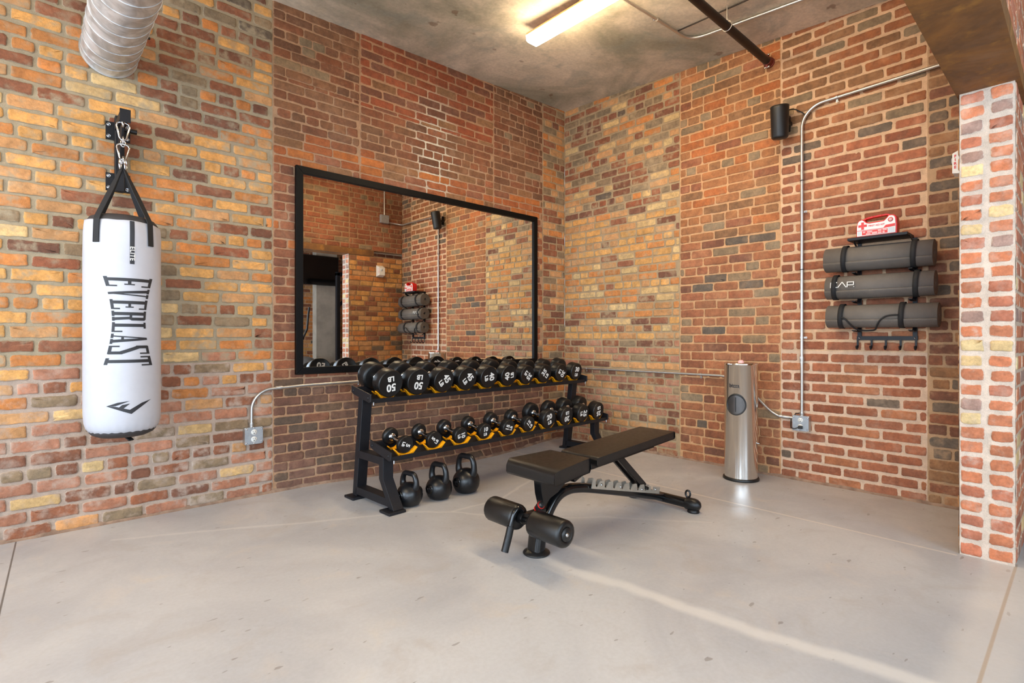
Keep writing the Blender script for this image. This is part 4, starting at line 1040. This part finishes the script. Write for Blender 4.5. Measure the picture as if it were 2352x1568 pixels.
    b = MB(); b.beam(Lc((-2.185, YC, .385)), Lc((-2.165, YC, .33)), .09, .05, up=(0, 1, 0)); b.build('hinge_block', M['gloss'], r, bevel=.005)
    # backrest support strut, forked, resting in a notch
    b = MB()
    for sy in (-.026, .026): b.beam(Lc((-1.825, YC+sy, .405)), Lc((-1.548, YC+sy, .170)), .018, .042, up=(0, 0, 1))
    b.build('support_strut', M['gloss'], r, bevel=.004)
    b = MB(); b.tube([Lc((-1.555, YC-.058, .165)), Lc((-1.555, YC+.058, .165))], .010, 14); b.lathe([(0, 0), (.018, 0), (.018, .012), (0, .014)], 18, frame(Lc((-1.54, YC+.05, .195)), (1, 0, 0), (0, 0, 1), (0, -1, 0))); b.build('cross_pin', M['gloss'], r)
    b = MB()
    for x, y, z in ((-2.0, -.044, .268), (-1.82, -.044, .222), (-1.60, -.044, .165), (-1.45, -.044, .135), (-2.16, -.05, .375)):
        b.lathe([(0, .006), (.006, .005), (.007, 0)], 12, frame(Lc((x, YC+y, z)), (1, 0, 0), (0, 0, 1), (0, -1, 0)))
    b.build('bolts', M['chrome'], r)
    # leg rollers on a cross axle, one each side of the frame
    xr_, zr_ = -2.580, .200
    for sg in (-1, 1):
        b = MB(); R_ = .064; y0, y1 = sg*.052, sg*.262
        prof = [(0, 0), (R_*.80, 0), (R_*.94, .004), (R_, .014), (R_, .196), (R_*.94, .206), (R_*.80, .210), (R_*.55, .211), (R_*.52, .207), (0, .207)]
        b.lathe(prof, 20, frame(Lc((xr_, YC-.032+y0, zr_)), (1, 0, 0), (0, 0, -sg), (0, sg, 0))); ro = b.build('leg_roller', M['vinyl'], r)
        b = MB(); b.lathe([(R_*.50, .206), (R_*.48, .2135), (R_*.15, .2150), (0, .2150)], 32, frame(Lc((xr_, YC-.032+y0, zr_)), (1, 0, 0), (0, 0, -sg), (0, sg, 0))); b.build('end_disc', M['plastic'], ro)
        b = MB(); b.lathe([(0, .220), (.008, .219), (.010, .2145)], 18, frame(Lc((xr_, YC-.032+y0, zr_)), (1, 0, 0), (0, 0, -sg), (0, sg, 0))); b.build('axle_cap', M['chrome'], ro)
    b = MB(); b.tube([Lc((xr_, YC-.092, zr_)), Lc((xr_, YC+.028, zr_))], .013, 16)
    b.beam(Lc((-2.580, YC, .200)), Lc((-2.425, YC, .200)), .038, .044); b.tube([Lc((-2.58, YC-.022, .203)), Lc((-2.58, YC+.022, .203))], .028, 24); b.build('roller_arm', M['gloss'], r, bevel=.003)
    b = MB(); cu = smooth([(-2.567, YC+.012, .232), (-2.587, YC+.014, .250), (-2.614, YC+.016, .236), (-2.632, YC+.018, .195), (-2.650, YC+.020, .13), (-2.674, YC+.022, .060)])
    b.tube([Lc(p) for p in cu], .0135, 16); b.build('grab_handle', M['gloss'], r)
    b = MB(); b.tube([Lc(p) for p in [cu[-9], cu[-6], cu[-3], cu[-1]-Vector((.002, 0, .006))]], .0185, 18); b.build('handle_grip', M['rubber'], r)
    b = MB(); b.tube([Lc((-2.506, YC-0.034, .240)), Lc((-2.508, YC-0.042, .247)), Lc((-2.510, YC-0.052, .256)), Lc((-2.512, YC-0.062, .265)), Lc((-2.514, YC-0.072, .273)), Lc((-2.515, YC-0.077, .277))], [.013, .018, .020, .018, .016, .008], 18); b.build('adjustment_knob', M['plastic'], r)
    for q in ((-2.506, YC-.034, .240), (-2.5125, YC-.066, .268)):
        b = MB(); a = Vector(q); d = Vector((-.003, -.03, .022)).normalized(); b.tube([Lc(a-d*.0025), Lc(a+d*.0025)], .0185, 20); b.build('red_ring', M['red'], r)
bench()

# ------------------------------------------------------------------ stainless wipe dispenser
def dispenser():
    c = Vector((-.288, -2.092, 0)); r = empty('wipe_dispenser', c); tag(r, 'tall cylindrical stainless steel wipe dispenser standing by the right wall', 'dispenser')
    R_ = .121
    MB().lathe([(0, 0), (.130, 0), (.132, .004), (.131, .016), (.127, .022), (0, .022)], 64).build('base', M['plastic'], r)
    MB().lathe([(R_, .0221), (R_, .886), (R_+.0015, .887), (R_+.0015, .902), (R_, .903)], 72).build('body', M['steel'], r)
    MB().lathe([(R_-.001, .9028), (R_-.006, .9045), (.03, .905), (.028, .900), (0, .900)], 64).build('lid', M['steel'], r)
    MB().lathe([(.022, .9), (.022, .915), (.012, .925), (0, .926)], 28).build('nozzle', M['label_pink'], r)
    A0 = math.radians(186); z0 = .588
    def W(x, z, off): a = A0+x/R_; return ((R_+off)*math.cos(a), (R_+off)*math.sin(a), z0+z)
    b = MB(); rr = .072; n = 56
    b.tube([W(rr*math.cos(2*PI*i/n), 1.06*rr*math.sin(2*PI*i/n), .001) for i in range(n)], .0055, 8, closed=True); b.build('opening_ring', M['plastic'], r)
    b = MB(); vs = [W(0, 0, -.004)]; fs = []
    for j in range(1, 7):
        for i in range(n): q = rr*j/6; vs.append(W(q*math.cos(2*PI*i/n), 1.06*q*math.sin(2*PI*i/n), .0012))
    vs[0] = W(0, 0, .0012)
    for i in range(n): fs.append((0, 1+i, 1+(i+1) % n))
    for j in range(5):
        for i in range(n): a = 1+j*n; fs.append((a+i, a+n+i, a+n+(i+1) % n, a+(i+1) % n))
    b.add(vs, fs, True); b.build('opening_flap', M['flap'], r)
    b = MB()
    for i in range(12):
        za, zb = -.055+.0092*i, -.055+.0092*(i+1); b.add([W(-.003, za, .002), W(.003, za, .002), W(.003, zb, .002), W(-.003, zb, .002)], [(0, 1, 2, 3)])
    b.build('opening_slot', M['dark_inside'], r)
    me = text_mesh('bizza', .040, offset=.0003)
    b = MB(); b.add([W(v.co.x-.012, v.co.y+.142, .0012+v.co.z) for v in me.vertices], [tuple(p.vertices) for p in me.polygons])
    b.add([W(-.045, .122, .0012), W(.03, .122, .0012), W(.03, .1232, .0012), W(-.045, .1232, .0012)], [(0, 1, 2, 3)])
    b.build('lettering', M['ink'], r)
    a = math.atan2(-1, .1); b = MB(); b.tube([(.02, -R_+.002, .29), (.02, -R_-.012, .29)], .005, 10); b.build('lock', M['chrome'], r)
M['flap'] = simple('dark_grey_flap', (84, 80, 78), 0.35, 0.6, var=.05)
dispenser()

# ------------------------------------------------------------------ mat rack, mats and first aid kit
def mat_rack():
    r = empty('mat_rack', (0, -2.98, 1.08)); tag(r, 'black steel wall rack with a top shelf and hooks holding three rolled mats', 'wall rack')
    def L(p): return (p[0], p[1]+2.98, p[2]-1.08)
    b = MB()
    b.box(L((-.205, -3.135, 1.768)), L((-.012, -2.795, 1.786))); b.build('shelf', M['powder'], r, bevel=.002)
    for y in (-2.822, -3.142):
        b = MB(); b.box(L((-.020, y-.013, 1.085)), L((-.012, y+.013, 1.768)))
        b.beam(L((-.016, y, 1.70)), L((-.15, y, 1.765)), .004, .02, up=(0, 0, 1)); b.build('side_bar', M['powder'], r, bevel=.001)
        for zc_ in (1.652, 1.452, 1.250):
            b = MB(); pts = [(-.018, y, zc_-.08), (-.05, y, zc_-.108), (-.11, y, zc_-.108), (-.165, y, zc_-.100)]
            for p0, p1 in zip(pts[:-1], pts[1:]): b.beam(L(p0), L(p1), .022, .005, up=(0, 0, 1) if abs(p1[0]-p0[0]) > .02 else (1, 0, 0))
            b.build('mat_hook', M['powder'], r)
    b = MB(); b.box(L((-.024, -3.158, 1.082)), L((-.012, -2.806, 1.110))); b.build('hook_rail', M['powder'], r, bevel=.001)
    for i in range(5):
        y = -2.812-.084*i; b = MB(); b.box(L((-.026, y-.006, 1.040)), L((-.020, y+.006, 1.095)))
        b.tube([L((-.023, y, 1.045)), L((-.028, y, 1.028)), L((-.042, y, 1.020)), L((-.055, y, 1.028)), L((-.058, y, 1.042))], .006, 10); b.build('hook', M['powder'], r)
    for y in (-2.822, -3.142):
        b = MB(); b.lathe([(0, .005), (.005, .004), (.006, 0)], 12, frame(L((-.024, y, 1.097)), (0, 1, 0), (0, 0, 1), (-1, 0, 0))); b.build('screw', M['chrome'], r)
mat_rack()
def rolled_mat(zc_, y0, y1, R_, label, tilt, mt, straps_, kind):
    c = Vector((-.122, (y0+y1)/2, zc_)); r = empty('rolled_mat', c); r.rotation_euler = (tilt, 0, 0); tag(r, label, 'exercise mat', 'rolled mats on the wall rack')
    h = abs(y1-y0)/2; th = .0098; turns = (R_-.022)/.0108; n = 40; N_ = int(turns*n); b = MB(); vs = []; fs = []
    ph0 = math.radians(200)
    for i in range(N_+1):
        a = 2*PI*i/n+ph0; ro = R_-.0108*i/n
        ro = min(ro, R_)
        for q in (ro, ro-th):
            for y in (-h, h): vs.append((q*math.cos(a), y, q*math.sin(a)))
    for i in range(N_):
        k = i*4; fs += [(k, k+4, k+5, k+1), (k+2, k+3, k+7, k+6), (k, k+2, k+6, k+4), (k+1, k+5, k+7, k+3)]
    fs += [(0, 1, 3, 2), (N_*4, N_*4+2, N_*4+3, N_*4+1)]
    b.add(vs, fs, True); b.build('mat_roll', M[mt], r)
    for ys in straps_:
        b = MB(); n2 = 40; vs = []; fs = []; y = ys-c.y; w2 = .015
        for i in range(n2):
            a = 2*PI*i/n2
            for q in (R_+.0006, R_+.0032):
                for yy in (-w2, w2): vs.append((q*math.cos(a), y+yy+.006*math.cos(a+.6), q*math.sin(a)))
        for i in range(n2):
            k = i*4; j = ((i+1) % n2)*4; fs += [(k, j, j+1, k+1), (k+2, k+3, j+3, j+2), (k, k+2, j+2, j), (k+1, j+1, j+3, k+3)]
        b.add(vs, fs, True); b.build('strap', M['strap'], r)
    if kind == 'text':
        def W(y, al, off=.0012): a = math.radians(182)-al/R_; q = R_+off; return (q*math.cos(a), y, q*math.sin(a))
        b = MB()
        # letters C, triangle A, P and a dot, as strokes along the mat
        def stroke(p0, p1, w_=.0055):
            p0 = Vector(p0); p1 = Vector(p1); d = (p1-p0).normalized(); s_ = Vector((-d.y, d.x))*w_/2
            q = [p0-s_, p1-s_, p1+s_, p0+s_]; b.add([W(h-x, z) for x, z in q], [(0, 1, 2, 3)])
        hh = .034; x0 = .043; z0 = -.002
        for p0, p1 in [((x0, z0), (x0+.040, z0)), ((x0, z0+hh), (x0+.040, z0+hh)), ((x0, z0-.002), (x0, z0+hh+.002)),
                       ((x0+.044, z0-.002), (x0+.070, z0+hh+.002)), ((x0+.070, z0+hh+.002), (x0+.096, z0-.002)),
                       ((x0+.102, z0-.002), (x0+.102, z0+hh)), ((x0+.100, z0+hh), (x0+.140, z0+hh)), ((x0+.140, z0+hh+.002), (x0+.140, z0+.011)), ((x0+.140, z0+.013), (x0+.104, z0+.013)), ((x0+.140, z0), (x0+.145, z0))]: stroke(p0, p1)
        b.build('lettering', M['white_mark'], r)
    if kind == 'loop':
        def W(y, al, off=.006): a = math.radians(190)+al/R_; q = R_+off; return Vector((q*math.cos(a), y-c.y, q*math.sin(a)))
        pts = [W(-2.760, -.004), W(-2.785, .006, .010), W(-2.812, .045, .012), W(-2.835, .085, .014), W(-2.87, .118, .018), W(-2.91, .122, .018), W(-2.945, .10, .014), W(-2.965, .055, .012), W(-2.985, .02, .010), W(-3.015, -.004), W(-3.045, -.012), W(-3.085, -.014)]
        V_ = pts; out = []
        for i in range(len(V_)-1):
            p0, p1, p2, p3 = V_[max(0, i-1)], V_[i], V_[i+1], V_[min(len(V_)-1, i+2)]
            for j in range(5):
                t_ = j/5; out.append(.5*((2*p1)+(p2-p0)*t_+(2*p0-5*p1+4*p2-p3)*t_*t_+(3*p1-p0-3*p2+p3)*t_**3))
        out.append(V_[-1]); b = MB(); b.tube(out, .0055, 8); b.build('carry_strap', M['strap'], r)
rolled_mat(1.652, -2.643, -3.262, .090, 'rolled grey mat, topmost of the three on the wall rack', math.radians(.8), 'mat_foam', (-2.765, -3.160), None)
rolled_mat(1.455, -2.650, -3.268, .086, 'rolled grey mat with white lettering, middle one on the wall rack', math.radians(.4), 'mat_rib', (-2.705, -3.172), 'text')
rolled_mat(1.250, -2.655, -3.285, .084, 'rolled grey mat with loose hanging strap, lowest on the wall rack', math.radians(.3), 'mat_rib', (-2.745, -3.095), 'loop')

def first_aid():
    c = Vector((-.165, -2.962, 1.787)); r = empty('first_aid_kit', c); tag(r, 'red and white first aid kit case standing on the shelf above the mats', 'first aid kit')
    # local x' runs to the right as seen from the room (-y), front faces -x
    fm_ = frame((0, 0, 0), (0, -1, 0), (1, 0, 0), (0, 0, 1))
    body = [(-.114, 0), (.116, 0), (.118, .055), (.114, .105), (.106, .119), (.094, .124), (.070, .124), (.058, .108), (.044, .094), (-.034, .090), (-.052, .094), (-.066, .110), (-.078, .118), (-.098, .112), (-.108, .098), (-.114, .06)]
    b = MB(); b.prism(body, -.034, .036, fm_); b.build('case', M['red'], r, bevel=.004)
    b = MB(); hp = [(-.074, .112), (-.060, .122), (-.02, .128), (.03, .131), (.060, .132), (.078, .122)]
    for p0, p1 in zip(hp[:-1], hp[1:]): b.beam(fm_ @ Vector((p0[0], .0, p0[1])), fm_ @ Vector((p1[0], .0, p1[1])), .040, .011, up=(0, 0, 1))
    b.build('handle', M['red'], r, bevel=.002)
    lab = [(-.109, .004), (.108, .004), (.110, .055), (.106, .100), (.100, .113), (.090, .118), (.074, .118), (.062, .102), (.046, .086), (-.036, .082), (-.056, .088), (-.070, .104), (-.080, .111), (-.096, .106), (-.104, .094), (-.109, .06)]
    b = MB(); b.prism(lab, -.0375, -.035, fm_); lb = b.build('label', M['white_plastic'], r)
    def fl(mb, x0, x1, z0, z1, y=-.0385): mb.prism([(x0, z0), (x1, z0), (x1, z1), (x0, z1)], y, y+.0008, fm_)
    b = MB(); fl(b, -.084, -.068, .046, .096); fl(b, -.101, -.084, .063, .079); fl(b, -.068, -.051, .063, .079); fl(b, -.108, .040, .0385, .042)
    b.prism([(.040, .040), (.108, .046), (.108, .064), (.056, .060)], -.0385, -.0377, fm_)
    b.lathe([(0, .0012), (.0145, .0012), (.0145, 0)], 28, fm_ @ frame((.082, -.0378, .092), (1, 0, 0), (0, 0, 1), (0, -1, 0))); fl(b, -.080, .066, .008, .036, -.0381)
    b.build('print', M['label_red'], lb)
    b = MB(); tm = fm_ @ frame((.004, -.0378, .066), (1, 0, 0), (0, 0, 1), (0, -1, 0)); text_mb(b, 'FIRST AID KIT', .0150, tm, offset=.0004); b.build('lettering', M['label_red'], lb)
    b = MB()
    for x0, x1, z0, z1 in ((-.074, -.060, .022, .032), (-.056, -.030, .010, .018), (-.022, .008, .010, .024), (.012, .032, .010, .020), (.012, .032, .024, .034), (.038, .062, .026, .034), (.038, .050, .010, .022), (-.050, -.020, .022, .032)): fl(b, x0, x1, z0, z1, -.0390)
    b.lathe([(0, .0014), (.0105, .0014), (.0105, 0)], 28, fm_ @ frame((.082, -.0385, .092), (1, 0, 0), (0, 0, 1), (0, -1, 0))); b.build('print_panel', M['label_pink'], lb)
    b = MB(); fl(b, .070, .104, .008, .040, -.0386); fl(b, -.106, -.085, .010, .034, -.0386); b.build('print_panel', M['label_grey'], lb)
first_aid()

# ------------------------------------------------------------------ next room, seen in the mirror
o = MB().box((-.02, -6.998, 0), (.42, -6.80, 3.3)).build('trim_4', M['plaster']); tag(o, kind='structure')
t = empty('television', (-.17, -6.73, 2.17)); tag(t, 'large black wall television reflected at the left of the mirror', 'television')
MB().box((-.585, -.02, 0), (.585, .02, .60)).build('casing', M['plastic'], t, bevel=.004)
MB().box((-.57, .0205, .015), (.57, .022, .585)).build('screen', M['screen'], t)
MB().box((-.05, -.069, .2), (.20, -.021, .4)).build('wall_mount', M['plastic'], t)
t = empty('cable_machine', (.2, -6.0, 0)); tag(t, 'black cable exercise machine frame reflected in the mirror beside the brick jamb', 'exercise machine')
b = MB(); b.box((-.16, -.04, 0), (-.09, .04, 2.36)); b.box((-.16, -.04, 2.30), (.9, .04, 2.37)); b.box((.83, -.04, 0), (.9, .04, 2.30)); b.box((-.16, -.3, 0), (.9, .3, .05)); b.build('machine_frame', M['powder'], t, bevel=.004)
b = MB(); b.tube([(-.10, 0, 1.72), (.10, .03, 1.95), (.20, .03, 2.0)], .028, 14); b.build('swing_arm', M['powder'], t)
b = MB(); b.box((0, -.05, .1), (.2, .05, 1.42)); b.build('weight_stack', M['plastic'], t)
b = MB(); b.tube([(.12, .06, 1.42), (.12, .06, 2.30)], .006, 8); b.build('cable', M['galv'], t)
t = empty('elliptical_trainer', (-.85, -5.5, 0)); tag(t, 'curved black handlebar and base of an elliptical trainer reflected in the mirror', 'exercise machine')
b = MB(); b.tube([(-.05, 0, .3), (-.06, 0, .9), (.04, 0, 1.05), (.13, .0, 1.25), (.15, 0, 1.50), (.17, 0, 1.64)], .018, 14); b.build('handlebar', M['plastic'], t)
b = MB(); b.box((-.5, -.25, 0), (.3, .25, .32)); b.build('base', M['powder'], t, bevel=.02)
o = MB().lathe([(0.37*math.cos(math.radians(a)), .37+.37*math.sin(math.radians(a))) for a in range(-90, 91, 6)], 40).build('exercise_ball', M['ball']); o.location = (-.42, -6.45, 0)
tag(o, 'grey exercise ball reflected at the lower left of the mirror', 'ball')
